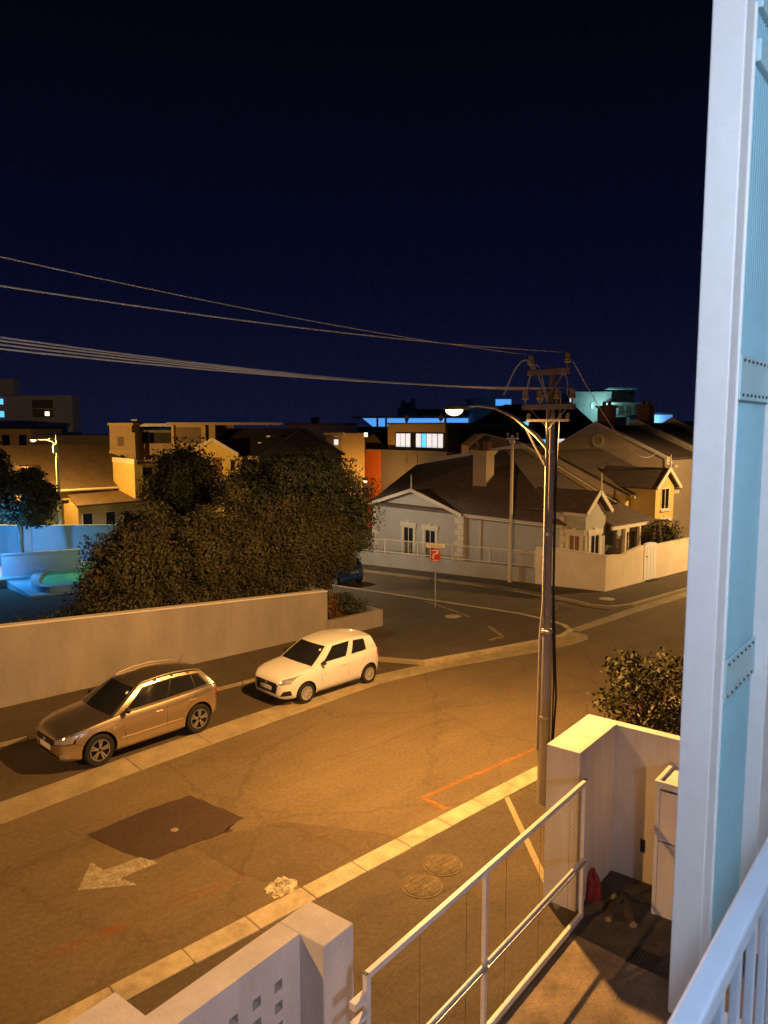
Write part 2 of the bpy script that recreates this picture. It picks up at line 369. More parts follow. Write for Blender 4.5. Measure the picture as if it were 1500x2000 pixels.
# the dished concrete channel is cast in slabs: each slab is a piece of its own with an open joint
g_root = gutter('gutter_channel', [r for r in GUT if r[0] <= 0], 'kerb_old')
DG = dense([r for r in GUT if r[0] > 0] , 2.4)
for i, (p, q) in enumerate(zip(DG[:-1], DG[1:])):
    dz = random.uniform(-.002, .002); e = 0.004
    b = MB(); P = lambda t, w: (lerp(p[0], q[0], t), lerp(lerp(p[1], q[1], t), lerp(p[2], q[2], t), w))
    poly = [P(e, 0), P(1 - e, 0), P(1 - e, .5), P(1 - e, 1), P(e, 1), P(e, .5)]
    zz = lambda pt: 0.012 + dz
    b.prism(poly, -0.05, zz); b.build('gutter_slab', 'kerb_old', g_root, bevel=0.006, seg=1)
G2 = [(24.35, 16.05, 16.5), (27.0, 16.1, 16.6), (29.0, 16.2, 16.72), (34, 16.22, 16.75), (60, 16.22, 16.75)]
g2 = gutter('gutter_channel', G2[3:], 'kerb_old')
for p, q in zip(dense(G2[:4], 1.5)[:-1], dense(G2[:4], 1.5)[1:]):
    b = MB(); b.prism([(p[0] + .015, p[1]), (q[0] - .015, q[1]), (q[0] - .015, q[2]), (p[0] + .015, p[2])], -0.05, 0.012 + random.uniform(-.002, .003))
    b.build('gutter_slab', 'kerb_old', g2, bevel=0.006, seg=1)
# far pavement with the corner that bulges into the junction
b = MB(); A = [(-60, 19.45), (15.4, 19.40), (16.3, 18.5), (17.2, 17.15), (19.5, 16.66), (21.97, 16.12), (23.2, 16.0), (23.9, 16.2), (24.35, 16.8), (24.52, 17.6), (24.52, 19.0), (16.1, 19.0), (15.75, 19.15), (-60, 19.15)]
b.add([(x, y, .12) for x, y in [(-60, 19.45), (15.4, 19.40), (15.4, 22.2), (-60, 22.2)]], [(0, 1, 2, 3)])
T = [(15.4, 19.40), (16.3, 18.5), (17.2, 17.15), (19.5, 16.66), (21.97, 16.12), (23.2, 16.0), (23.9, 16.2), (24.35, 16.8), (24.52, 17.6), (24.52, 19.0), (15.4, 19.41)]
b.add([(x, y, .12) for x, y in T[:-1]], [tuple(range(10))])
rows = [19.0, 22.2, 26, 32, 45, 79, 110]
for y0, y1 in zip(rows[:-1], rows[1:]):
    xl = 15.4 if y0 < 22 else 18.5
    b.add([(xl, y0, ground(y0) + .12), (24.52, y0, ground(y0) + .12), (24.52, y1, ground(y1) + .12), (xl, y1, ground(y1) + .12)], [(0, 1, 2, 3)])
struct(b.build('pavement_far', 'path_asphalt'))
def kerb_run(name, path, w, h, mat, step, zf=lambda y: ground(y), stones=True):
    """stones along a path; w to the left of travel"""
    root = None; P = [Vector((x, y, 0)) for x, y in path]; i = 0; segs = []
    for a, c in zip(P[:-1], P[1:]):
        n = max(1, int(round((c - a).length / step)))
        for k in range(n): segs.append((a.lerp(c, k / n), a.lerp(c, (k + 1) / n)))
    for a, c in segs:
        d = (c - a).normalized(); nrm = Vector((-d.y, d.x, 0)); g = min(0.012, (c - a).length * .1)
        a2, c2 = a + d * g, c - d * g; j = random.uniform(-.004, .006)
        poly = [a2, c2, c2 + nrm * w, a2 + nrm * w]
        b = MB(); b.prism([(p.x, p.y) for p in poly], lambda p: zf(p[1]) - 0.15, lambda p: zf(p[1]) + h + j)
        o = b.build(name if root is None else 'kerb_stone', mat, root, bevel=0.012, seg=2)
        if root is None: root = struct(o)
    return root
kerb_run('kerb_corner', [(24.68, 32), (24.68, 24.5), (24.68, 19), (24.66, 17.6), (24.5, 16.75), (24.0, 16.08), (23.2, 15.86), (21.97, 15.98), (19.5, 16.5), (17.1, 17.02)][::-1], 0.22, 0.125, 'kerb_concrete', 1.1)
kerb_run('kerb_bay', [(-20, 19.40), (2, 19.40), (15.4, 19.35), (16.2, 18.45), (17.1, 17.10)], 0.18, 0.125, 'kerb_old', 1.2)
FARK = [(29.1, 36), (29.1, 24), (28.65, 21), (28.15, 19), (28.05, 18), (28.35, 17.2), (29.5, 16.8), (45, 16.75)]
kerb_run('kerb_house_corner', FARK, 0.2, 0.12, 'kerb_old', 1.5)
b = MB()
b.add([(x, y, .115) for x, y in [(28.15, 19), (28.05, 18), (28.35, 17.2), (29.5, 16.85), (80, 16.8), (80, 19.0)]], [tuple(range(6))])
for y0, y1 in zip(rows[:-1], rows[1:]):
    xs = lambda y: 28.2 if y < 19.5 else (28.8 if y < 22.5 else 29.15)
    b.add([(xs(y0), y0, ground(y0) + .115), (32.5, y0, ground(y0) + .115), (32.5, y1, ground(y1) + .115), (xs(y1), y1, ground(y1) + .115)], [(0, 1, 2, 3)])
struct(b.build('pavement_house', 'path_asphalt'))
# near kerb, pavement and yard
root = None
xs = [1.5 + 1.095 * i for i in range(13)]
b = MB()
for x0, x1 in ((-50, xs[0] - .01), (xs[-1] + .01, 60)):
    b.prism([(x0, yk(x0) - .42), (x1, yk(x1) - .42), (x1, yk(x1)), (x0, yk(x0))], -.2, .12)
root = struct(b.build('kerb_near', 'kerb_concrete', bevel=0.015))
for x0, x1 in zip(xs[:-1], xs[1:]):
    b = MB(); j = random.uniform(-.004, .006); b.prism([(x0 + .004, yk(x0) - .42), (x1 - .004, yk(x1) - .42 + random.uniform(-.01, .01)), (x1 - .004, yk(x1)), (x0 + .004, yk(x0))], -.2, .12 + j)
    b.build('kerb_stone', 'kerb_concrete', root, bevel=0.02)
struct(sheet('pavement_near', [[(x, 2.0 + 0.17 * x if False else -30, 0.095), (x, yk(x) - .40, 0.095)] for x in (-50, 0, 20, 60)], 'path_asphalt'))
E1 = Vector((math.cos(R(10)), math.sin(R(10)), 0)); E2 = Vector((-math.sin(R(10)), math.cos(R(10)), 0))
def pf(a, b_, z=0.0): return E1 * a + E2 * b_ + Vector((0, 0, z))
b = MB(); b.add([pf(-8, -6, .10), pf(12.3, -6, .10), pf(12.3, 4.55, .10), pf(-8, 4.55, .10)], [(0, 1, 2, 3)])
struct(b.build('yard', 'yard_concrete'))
b = MB(); b.add([pf(5.4, 1.5, .104), pf(9.6, 1.5, .104), pf(10.1, 2.6, .104), pf(10.25, 4.40, .104), pf(5.4, 4.40, .104)], [(0, 1, 2, 3, 4)]); struct(b.build('yard_paving', 'yard_paving'))  # paving; its paler tone also carries the lamp light through the gate

def decal(name, pts, mat, z, label, cat='marking', group=None, parent=None):
    b = MB(); b.add([(p[0], p[1], (ground(p[1]) if p[1] > 19 else 0) + z) for p in pts], [tuple(range(len(pts)))])
    o = b.build(name, mat)
    if o.data.polygons[0].normal.z < 0: o.data.flip_normals()
    return struct(o)
def rough_edge(pts, n=10, amp=.03):
    o = []
    for p, q in zip(pts, pts[1:] + pts[:1]):
        for i in range(n): o.append((lerp(p[0], q[0], i / n) + random.uniform(-amp, amp), lerp(p[1], q[1], i / n) + random.uniform(-amp, amp)))
    return o
decal('road_patch', rough_edge([(5.02, 14.0), (6.2, 14.16), (7.25, 14.12), (7.58, 12.55), (7.14, 12.44), (7.18, 12.28), (6.31, 12.36), (5.47, 12.38)], 8, .018), 'patch_asphalt', .006, '')
decal('road_repair', rough_edge([(6.35, 12.30), (7.1, 12.24), (8.1, 11.9), (9.5, 9.9), (7.0, 9.85), (6.5, 11.0)], 8, .02), 'repair_asphalt', .004, '')
decal('road_arrow', [(4.24, 12.34), (4.74, 13.03), (4.80, 12.62), (5.45, 12.60), (5.62, 12.22), (4.92, 12.20), (5.06, 11.82)], 'arrow_paint', .008, '')
decal('bay_line', [(14.6, 10.64), (10.74, 10.72), (10.74, 10.84), (14.6, 10.76)], 'orange_paint', .008, '')
decal('bay_line_end', [(10.72, 10.70), (10.86, 10.70), (10.86, 10.12), (10.72, 10.12)], 'orange_paint', .0085, '')
decal('faded_line', rough_edge([(3.2, 10.9), (6.8, 10.75), (6.8, 10.95), (3.2, 11.15)], 6, .03), 'orange_faint', .008, '')
decal('paint_spill', rough_edge([(6.55, 9.95), (7.0, 9.9), (7.15, 10.2), (6.9, 10.45), (6.6, 10.35)], 5, .05), 'white_spill', .008, '')
decal('pavement_line', [(11.88, 9.5), (12.02, 9.5), (9.75, 6.62), (9.60, 6.62)], 'kerb_old', .102, '')
# marks on the far corner pavement
def strip(name, pts, w, mat, z):
    b = MB()
    for p, q in zip(pts[:-1], pts[1:]):
        p, q = Vector((*p, 0)), Vector((*q, 0)); d = (q - p).normalized(); n = Vector((-d.y, d.x, 0)) * w / 2
        b.add([(k.x, k.y, ground(k.y) + z) for k in (p - n, q - n, q + n, p + n)], [(0, 1, 2, 3)])
    o = b.build(name, mat, fix=False)
    for pl in o.data.polygons:
        if pl.normal.z < 0: o.data.flip_normals(); break
    return struct(o)
strip('old_kerb_line', [(24.2, 24.0), (23.0, 20.6), (22.0, 18.4), (21.3, 17.25), (20.6, 17.3)], .16, 'old_line', .127)
decal('concrete_patch', rough_edge([(20.2, 22.6), (22.6, 22.9), (23.6, 25.2), (20.8, 25.4)], 6, .12), 'pale_patch', .126, '')
decal('concrete_patch', rough_edge([(22.0, 17.2), (23.2, 17.3), (23.3, 18.3), (22.1, 18.4)], 6, .1), 'pale_patch', .126, '')
decal('concrete_patch', rough_edge([(25.0, 18.2), (27.2, 18.4), (27.6, 19.6), (25.4, 20.2)], 6, .14), 'pale_patch', .009, '')
decal('tar_streak', rough_edge([(18.4, 19.3), (22.0, 19.8), (22.0, 20.2), (18.4, 19.9)], 6, .06), 'pale_patch', .127, '')
for (x, y) in ((12.6, 13.4), (16.5, 14.8)):
    strip('tar_seam', [(x - 2.2, y + .15), (x - .8, y), (x + .7, y + .08), (x + 2.0, y - .1)], .03, 'repair_asphalt', .005)
# manhole covers
def manhole(p, r, mat, zt, label, ringmat='concrete'):
    t = thing('manhole_cover', label, 'manhole cover', (p[0], p[1], zt))
    MB().lathe([(r, -.02), (r, .006), (r * .86, .008), (r * .86, -.02)], 32).build('rim', ringmat, t, smooth=40)
    b = MB().lathe([(r * .84, -.02), (r * .84, .010), (r * .80, .013), (0.01, .013)], 32)
    for i in range(5):
        q = (i - 2) * r * .3; wdt = math.sqrt(max(.01, (r * .72) ** 2 - q * q)); b.box(-wdt, wdt, q - .012, q + .012, .012, .018)
    b.build('cover', mat, t, smooth=40); return t
manhole((8.5, 8.50), .36, 'cover_dirty', .098, 'round sandy manhole cover on the near pavement, nearer the white pillar', 'cover_dirty')
manhole((9.2, 8.70), .36, 'cover_dirty', .098, 'round sandy manhole cover on the near pavement, nearer the gate line', 'cover_dirty')
manhole((22.47, 20.75), .36, 'kerb_concrete', ground(20.75) + .122, 'pale round manhole cover on the corner pavement by the street sign')
manhole((29.52, 18.11), .36, 'kerb_concrete', .118, 'pale round manhole cover on the pavement by the corner house wall')
t = thing('valve_cover', 'small pale oval valve cover in the dark road patch', 'valve cover', (6.35, 13.05, .006))
MB().lathe([(.055, -.01), (.055, .006), (.045, .01), (.01, .01)], 20).build('cover', 'concrete', t)
MB().lathe([(.075, -.01), (.075, .004), (.058, .005), (.058, -.01)], 20).build('rim', 'concrete', t)

# ================================================================== long white wall across the road, low planter wall
wt = lambda x: 2.32 - 0.057 * (x - 5.83)
t = thing('garden_wall', 'long plastered white wall behind the two parked cars', 'wall', (5.8, 21.95, .1))
ox = Vector((5.8, 21.95, .1))
b = MB(); xs = [-30, -10, 0, 6, 11, 16.87]
for x0, x1 in zip(xs[:-1], xs[1:]):
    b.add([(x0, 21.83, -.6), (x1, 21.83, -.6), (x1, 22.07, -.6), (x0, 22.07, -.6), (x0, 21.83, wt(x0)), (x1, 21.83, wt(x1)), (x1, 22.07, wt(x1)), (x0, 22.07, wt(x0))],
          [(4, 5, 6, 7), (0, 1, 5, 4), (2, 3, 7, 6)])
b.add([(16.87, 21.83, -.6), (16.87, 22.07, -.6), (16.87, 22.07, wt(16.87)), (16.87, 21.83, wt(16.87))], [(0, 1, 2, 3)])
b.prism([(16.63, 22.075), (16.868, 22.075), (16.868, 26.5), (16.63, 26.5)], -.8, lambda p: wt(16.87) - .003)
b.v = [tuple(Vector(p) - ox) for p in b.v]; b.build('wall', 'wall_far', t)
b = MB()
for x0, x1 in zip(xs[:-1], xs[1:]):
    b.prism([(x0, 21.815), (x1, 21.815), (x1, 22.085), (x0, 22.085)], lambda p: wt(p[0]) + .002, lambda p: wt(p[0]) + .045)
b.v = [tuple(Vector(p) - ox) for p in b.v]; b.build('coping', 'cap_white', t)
t = thing('planter_wall', 'low white planter wall at the end of the long white wall', 'wall', (18.2, 21.85, .0))
o = Vector((18.2, 21.85, 0))
b = MB(); b.prism([(16.875, 21.78), (19.55, 21.78), (19.55, 21.98), (16.875, 21.98)], -.6, .60); b.prism([(19.35, 21.982), (19.548, 21.982), (19.548, 24.6), (19.35, 24.6)], -.8, .598)
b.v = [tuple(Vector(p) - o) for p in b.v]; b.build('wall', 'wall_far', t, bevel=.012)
b = MB(); b.box(16.9, 19.34, 21.99, 24.5, -.4, .42); b.v = [tuple(Vector(p) - o) for p in b.v]; stuff(b.build('planter_soil', 'soil', t))

# ================================================================== near boundary: pillars, pierced wall, gate
PH = 2.7
def pbox(b, a0, a1, b0, b1, z0, z1, mi=0):
    b.prism([tuple(pf(a0, b0)[:2]), tuple(pf(a1, b0)[:2]), tuple(pf(a1, b1)[:2]), tuple(pf(a0, b1)[:2])], z0, z1, mi); return b
def local(b, o): b.v = [tuple(Vector(p) - o) for p in b.v]; return b
o = pf(4.6, 5.1, .1)
t = thing('gate_wall', 'white plastered wall with square drain holes and end pillar left of the gate', 'wall', o)
# pierced wall: courses of solid plaster round real openings
b = MB(); pbox(b, 5.08, 5.53, 4.71, 5.32, 0, PH)
local(b, o).build('pillar', 'wall_white', t, bevel=.012)
b = MB()
holes_a = [3.66, 3.94, 4.22, 4.50, 4.78]; holes_z = [1.0, 1.22, 1.44, 1.66, 1.88, 2.10, 2.32]
hw = .052
cols = [3.5] + [q for h in holes_a for q in (h - hw, h + hw)] + [5.078]
for i in range(0, len(cols) - 1):
    a0, a1 = cols[i], cols[i + 1]
    if i % 2 == 0: pbox(b, a0, a1, 5.03, 5.318, 0, PH - .002)
    else:
        z = 0.0
        for h in holes_z: pbox(b, a0, a1, 5.03, 5.318, z, h - hw); z = h + hw
        pbox(b, a0, a1, 5.03, 5.318, z, PH - .002)
    if i % 2 == 1:
        for h in holes_z: pbox(b, a0, a1, 5.17, 5.318, h - hw, h + hw)
bm_o = local(b, o).build('wall', 'wall_white', t)
b = MB(); pbox(b, 1.5, 3.498, 5.03, 5.76, 0, PH + .01); local(b, o).build('pillar', 'wall_white', t, bevel=.012)
b = MB(); b.lathe([(.012, -.03), (.012, .012), (.006, .016)], 10, c=tuple(pf(3.2, 5.45, PH + .01) - o)); b.build('bolt', 'dark_steel', t)
o = pf(11.5, 4.9, .1)
t = thing('gate_pillar_wall', 'tall white plastered corner wall with flat top right of the gate', 'wall', o)
b = MB(); pbox(b, 10.77, 12.40, 4.59, 5.15, 0, PH); local(b, o).build('pillar', 'wall_white', t, bevel=.012)
b = MB(); pbox(b, 12.22, 12.40, -2.0, 4.588, 0, PH - .003); local(b, o).build('side_wall', 'wall_white', t)
b = MB(); pbox(b, 12.205, 12.222, 4.02, 4.10, 0.62, 0.84); local(b, o).build('socket_box', 'dark_steel', t, bevel=.006)
# sliding gate
o = pf(5.36, 4.43, .1)
t = thing('driveway_gate', 'white steel sliding gate with fine horizontal rods between the pillars', 'gate', o, R(10))
L0, GH = 5.28, 2.28
def gpart(name, bb, mat='steel_white', bevel=.004): return bb.build(name, mat, t, bevel=bevel, seg=1)
gpart('top_rail', MB().box(0, L0, -.03, .03, GH - .07, GH))
gpart('bottom_rail', MB().box(0, L0, -.03, .03, .06, .14))
for a in (0.0, 2.28, L0 - .07): gpart('post', MB().box(a + .001, a + .069, -.028, .028, .141, GH - .071))
gpart('middle_rail', MB().box(.07, 2.279, -.05, -.015, 1.02, 1.07))
gpart('middle_rail', MB().box(2.351, L0 - .071, -.05, -.015, 1.02, 1.07))
gpart('drive_rack', MB().box(.07, L0 - .07, -.085, -.052, 1.0, 1.03), 'galv')
b = MB()
for k in range(28):
    z = .17 + k * .0740
    for a0, a1 in ((.071, 2.279), (2.351, L0 - .071)): b.box(a0, a1, .004, .0058, z, z + .0017)
for k in range(1, 6):
    a = k * .95
    if abs(a - 2.315) > .05: b.box(a, a + .005, .009, .012, .142, GH - .072)
stuff(b.build('rod_infill', 'cover_dirty', t))
gpart('latch_plate', MB().box(-.20, -.002, -.05, .03, GH - .26, GH - .18))
gpart('latch_plate', MB().box(-.20, -.002, -.05, .03, GH - .44, GH - .40))
gpart('end_cap', MB().box(L0 - .05, L0 + .002, -.031, .031, GH - .004, GH + .006), 'dark_steel', 0)
gpart('end_cap', MB().box(-.004, .03, -.031, .031, GH - .004, GH + .006), 'dark_steel', 0)
o = pf(5.30, 4.36, .1)
t = thing('gate_motor', 'white upright gate motor box beside the left pillar', 'gate motor', o, R(10))
MB().box(-.22, -.04, -.10, .06, 0, 1.72).build('case', 'steel_white', t, bevel=.012)
MB().box(-.225, -.035, -.105, .065, 1.721, 1.75).build('lid', 'steel_white', t, bevel=.006)
MB().box(-.17, -.10, -.112, -.106, 1.62, 1.66).build('lock', 'dark_steel', t)
# cabinet in the yard
o = Vector((10.65, 5.58, .1)); ca, cb = 11.46, 3.64
t = thing('bin_cabinet', 'white steel cabinet with rimmed flat top inside the gate', 'cabinet', pf(11.46, 3.64, .1), R(10))
MB().box(0, .07, -.06, 0, 0, 2.08).build('post', 'steel_white', t, bevel=.005)
MB().box(0, .07, -1.6, -1.54, 0, 2.08).build('post', 'steel_white', t, bevel=.005)
MB().box(.02, .05, -1.54, -.06, .0, 1.2).build('lower_panel', 'wall_white', t)
MB().box(.03, .05, -1.54, -.06, 1.22, 2.02).build('upper_panel', 'cap_white', t)
MB().box(-.02, 1.0, -1.62, .02, 2.08, 2.14).build('top', 'steel_white', t, bevel=.006)
b = MB(); b.box(-.02, .04, -1.62, .02, 2.142, 2.19); b.box(.042, 1.0, -.04, .02, 2.142, 2.19); b.build('rim', 'steel_white', t, bevel=.005)
MB().box(.08, .95, -.05, -.02, 0, 2.07).build('end_panel', 'wall_white', t)
# small things in the yard
def crumple(name, label, cat, loc, sx, sy, sz, mat, seed, n=10):
    rnd = random.Random(seed); b = MB()
    def fn(u, v):
        a = 2 * math.pi * u; q = math.pi * .5 * v; k = 1 + .28 * math.sin(5 * a + seed) * math.sin(3 * q) + rnd.uniform(-.12, .12) * (1 if 0 < u < 1 else 0)
        return (sx * math.cos(a) * math.cos(q) * k, sy * math.sin(a) * math.cos(q) * k, sz * math.sin(q) * (1 + .2 * math.sin(3 * a)) * (1 if v < 1 else .95))
    b.grid(fn, 22, n); o = b.build(name, mat, loc=loc, smooth='all'); return tag(o, label, cat)
crumple('red_bag', 'crumpled red bag leaning at the foot of the gate pillar', 'bag', pf(11.28, 4.52, .1), .16, .12, .44, 'red_cloth', 3)
crumple('rubble_heap', 'low grey heap of rubble on the yard floor beside the red bag', 'rubble', pf(11.25, 4.0, .09), .34, .26, .20, 'soil', 5)
for i, (a, bb) in enumerate(((10.9, 4.1), (11.0, 3.75), (11.5, 4.25))):
    tag(crumple('stone', '', '', pf(a, bb, .1), .07, .05, .06, 'kerb_old', 11 + i, 6), ['small stone nearest the gate bottom on the yard floor', 'small stone nearest the drain on the yard floor', 'small stone against the back wall of the yard'][i], 'stone', 'loose stones in the yard')
t = thing('drain_grate', 'square dark drain grate in the yard floor', 'drain', pf(10.35, 3.35, .1), R(10))
b = MB(); b.box(-.2, .2, -.2, -.17, -.02, .012); b.box(-.2, .2, .17, .2, -.02, .012); b.box(-.2, -.17, -.169, .169, -.02, .012); b.box(.17, .2, -.169, .169, -.02, .012); b.build('frame', 'dark_steel', t)
for i in range(7): MB().box(-.168, .168, -.15 + i * .045, -.125 + i * .045, -.015, .008).build('slat', 'dark_steel', t)
MB().box(-.168, .168, -.168, .168, -.03, .002).build('pit', 'black_rubber', t)
# ================================================================== the balcony the picture is taken from
FZ = 5.92
t = thing('apartment_balcony', 'white balcony post, ribbed blue screen and handrail close on the right', 'balcony', (0, 0, FZ), R(10))
def bp(name, bb, mat, parent=t, bevel=.004, smooth=False):
    bb.v = [(p[0], p[1], p[2] - FZ) for p in bb.v] if parent is t else bb.v
    return bb.build(name, mat, parent, bevel=bevel, smooth=smooth)
bp('floor_slab', MB().box(-4, 7, -2.2, .33, FZ - .22, FZ), 'wall_white', bevel=.01)
bp('ceiling_slab', MB().box(-4, 7, -2.2, .70, 8.93, 9.15), 'wall_white', bevel=.01)
bp('facade_wall', MB().box(-4, 7, -2.42, -2.202, 0.1, 9.15), 'wall_white')
bp('corner_post', MB().box(2.30, 2.385, .578, .667, FZ - .05, 8.929), 'balcony_white', bevel=.004)
bp('post_foot', MB().box(2.31, 2.375, .331, .5605, FZ - .16, FZ - .02), 'balcony_white')
bp('corner_post', MB().box(2.78, 2.94, .53, .667, FZ - .05, 8.929), 'balcony_white', bevel=.004)
bp('frame_edge', MB().box(2.386, 2.394, .572, .60, FZ + .1, 8.85), 'balcony_white', bevel=.003)
# ribbed sheet: a real corrugated section
b = MB(); n = 15; prof = []
for i in range(n * 4 + 1):
    a = 2.401 + (2.778 - 2.401) * i / (n * 4); prof.append((a, .586 + .010 * math.cos(2 * math.pi * i / 4 + .6)))
vs = [(a, q, z) for z in (FZ + .1, 8.85) for a, q in prof] + [(a, q + .006, z) for z in (FZ + .1, 8.85) for a, q in prof]
k = len(prof); fs = [(i, i + 1, k + i + 1, k + i) for i in range(k - 1)] + [(2 * k + i + 1, 2 * k + i, 3 * k + i, 3 * k + i + 1) for i in range(k - 1)]
b.add(vs, fs); sheet_o = bp('ribbed_sheet', b, 'blue_sheet', bevel=0, smooth='all')
for zc in (6.93, 7.84):
    bar = bp('cross_bar', MB().box(2.402, 2.777, .570, .5755, zc - .065, zc + .065), 'blue_bar', bevel=.002)
    for r_ in (-.05, .05):
        for i in range(7):
            s = MB().lathe([(.0045, 0), (.0045, -.003), (.002, -.0045)], 8, 'y', (2.43 + i * .05, .5695, zc + r_))
            s.v = [(p[0], p[1], p[2] - FZ) for p in s.v]; s.build('screw', 'dark_steel', bar)
bp('head_rail', MB().box(2.402, 2.778, .561, .61, 8.70, 8.76), 'blue_bar')
bp('head_rail', MB().box(2.402, 2.778, .561, .61, 8.84, 8.88), 'blue_bar')
bp('side_wall', MB().box(2.942, 7.0, .54, .667, FZ - .05, 8.929), 'balcony_white')
bp('handrail', MB().box(-3.5, 2.84, .264, .305, 6.81, 6.85), 'rail_paint', bevel=.006)
bp('bottom_rail', MB().box(-3.5, 2.84, .270, .299, 6.00, 6.025), 'rail_paint')
mb = None
for i in range(44):
    a = -2.2 + i * .115
    o = bp('baluster', MB().box(a, a + .018, .276, .292, 6.026, 6.809), 'rail_paint', bevel=.002) if mb is None else mb.copy()
    if mb is None: mb = o; a0 = a
    else: COL.objects.link(o); o.location = (a - a0, 0, 0)
for a in (-3.4, -.9, 2.79): bp('rail_post', MB().box(a, a + .04, .268, .301, FZ + .001, 6.809), 'rail_paint')
def bulkhead(label, a, bb, z, power, col, radius, d=1):
    p = pf(a, bb, z); q = thing('bulkhead_lamp', label, 'lamp', p, R(10))
    MB().lathe([(.13, 0), (.13, .03), (.11, .045)], 20, 'y').build('base', 'steel_white', q, smooth=40)
    MB().lathe([(.10, .046), (.095, .08), (.05, .10), (.01, .102)], 20, 'y').build('diffuser', 'lamp_led', q, smooth=40)
    lamp('bulkhead_light', (0, .24, 0), power, col, radius, q)
q = thing('ceiling_lamp', 'round lamp on the balcony ceiling behind the viewer', 'lamp', pf(.35, -.45, 8.93))
MB().lathe([(.16, 0), (.16, -.03), (.14, -.045)], 24).build('base', 'steel_white', q, smooth=40)
MB().lathe([(.135, -.046), (.12, -.08), (.06, -.10), (.01, -.102)], 24).build('diffuser', 'lamp_led', q, smooth=40)
lamp('ceiling_light', (0, 0, -.22), 92, COOL, .12, q)
bulkhead('round wall lamp on the facade under the balcony', 4.0, -2.2, 4.9, 112, (0.66, 0.72, 1.0), .14)

# ================================================================== utility pole with street lamp
def insulator(b, x, y, z, s=1.0, mi=0):
    return b.lathe([(.018 * s, -.10 * s), (.02 * s, 0), (.055 * s, .01 * s), (.075 * s, .03 * s), (.05 * s, .055 * s), (.066 * s, .075 * s), (.045 * s, .10 * s), (.05 * s, .13 * s), (.055 * s, .16 * s), (.035 * s, .20 * s), (.008 * s, .21 * s)], 14, 'z', (x, y, z), mi)
def head(parent, x, y, z, ang, s=1.0, bowl='lamp_bowl'):
    """lantern: shell over a glowing bowl, arm comes in from +x of its own frame"""
    ca, sa = math.cos(ang), math.sin(ang)
    def place(bb): bb.v = [(x + (p[0] * ca - p[1] * sa) * s, y + (p[0] * sa + p[1] * ca) * s, z + p[2] * s) for p in bb.v]; return bb
    b = MB(); sec = [(.34, .05, .03), (.28, .075, .05), (.14, .11, .085), (0, .13, .10), (-.14, .125, .09), (-.24, .09, .06), (-.28, .04, .03)]
    rows = []
    for xx, w, h in sec: rows.append([(xx, w * math.cos(a), h * math.sin(a)) for a in [math.pi * i / 10 for i in range(11)]])
    vs = [p for r in rows for p in r]; fs = [(j * 11 + i, j * 11 + i + 1, (j + 1) * 11 + i + 1, (j + 1) * 11 + i) for j in range(6) for i in range(10)]
    b.add(vs, fs); b.add([(p[0], p[1], p[2] - .012) for r in rows for p in (r[0], r[-1])], [(2 * j, 2 * j + 1, 2 * j + 3, 2 * j + 2) for j in range(6)])
    hd = place(b).build('lamp_head', 'galv', parent, smooth=50)
    b = MB(); b.grid(lambda u, v: (.20 * math.cos(2 * math.pi * u) * math.cos(v * math.pi / 2) - .04, .125 * math.sin(2 * math.pi * u) * math.cos(v * math.pi / 2), -.016 - .125 * math.sin(v * math.pi / 2)), 20, 8)
    place(b).build('bowl', bowl, hd, smooth='all')
    return hd
PX, PY = 12.35, 8.89
t = thing('utility_pole', 'tall steel utility pole with crossarms and glowing street lamp beside the kerb', 'utility pole', (PX, PY, .09))
def pp(name, bb, mat, smooth=40, parent=t):
    bb.v = [(p[0] - PX, p[1] - PY, p[2] - .09) for p in bb.v]; return bb.build(name, mat, parent, smooth=smooth)
pp('lower_shaft', MB().lathe([(.125, .0), (.12, 1.5), (.108, 3.55), (.104, 3.62), (.068, 3.70)], 20, 'z', (PX, PY, 0)), 'pole_steel')
pp('upper_shaft', MB().lathe([(.066, 3.69), (.062, 6), (.062, 8.80), (.02, 8.86)], 20, 'z', (PX, PY, 0)), 'pole_steel')
for z in (1.9, 3.66, 5.6, 7.2): pp('band', MB().lathe([(.06 if z > 3.7 else .10, z - .03), (.076 if z > 3.7 else .125, z - .025), (.076 if z > 3.7 else .125, z + .025), (.06 if z > 3.7 else .10, z + .03)], 20, 'z', (PX, PY, 0)), 'galv')
CXY = (PX - .058, PY + .064)
pp('conduit', MB().tube([(CXY[0] - .045, CXY[1] + .04, 1.2), (CXY[0] - .03, CXY[1] + .03, 3.6), (CXY[0], CXY[1], 4.2), (CXY[0], CXY[1], 8.35)], .026, 8), 'alloy_pale')
pp('conduit', MB().tube([(CXY[0] + .07, CXY[1] - .0, 3.9), (CXY[0] + .07, CXY[1], 8.3)], .018, 8), 'alloy_pale')
pp('down_cable', MB().tube([(PX + .06, PY - .07, 8.0), (PX + .07, PY - .075, 6.5), (PX + .075, PY - .08, 4.5), (PX + .11, PY - .12, 3.3), (PX + .14, PY - .16, 2.3), (PX + .11, PY - .12, 1.2)], .021, 8), 'cable')
pp('down_cable', MB().tube([(PX + .02, PY - .09, 7.7), (PX + .03, PY - .09, 5.5), (PX + .04, PY - .11, 3.7), (PX + .08, PY - .14, 2.6), (PX + .05, PY - .14, 1.0)], .016, 8), 'cable')
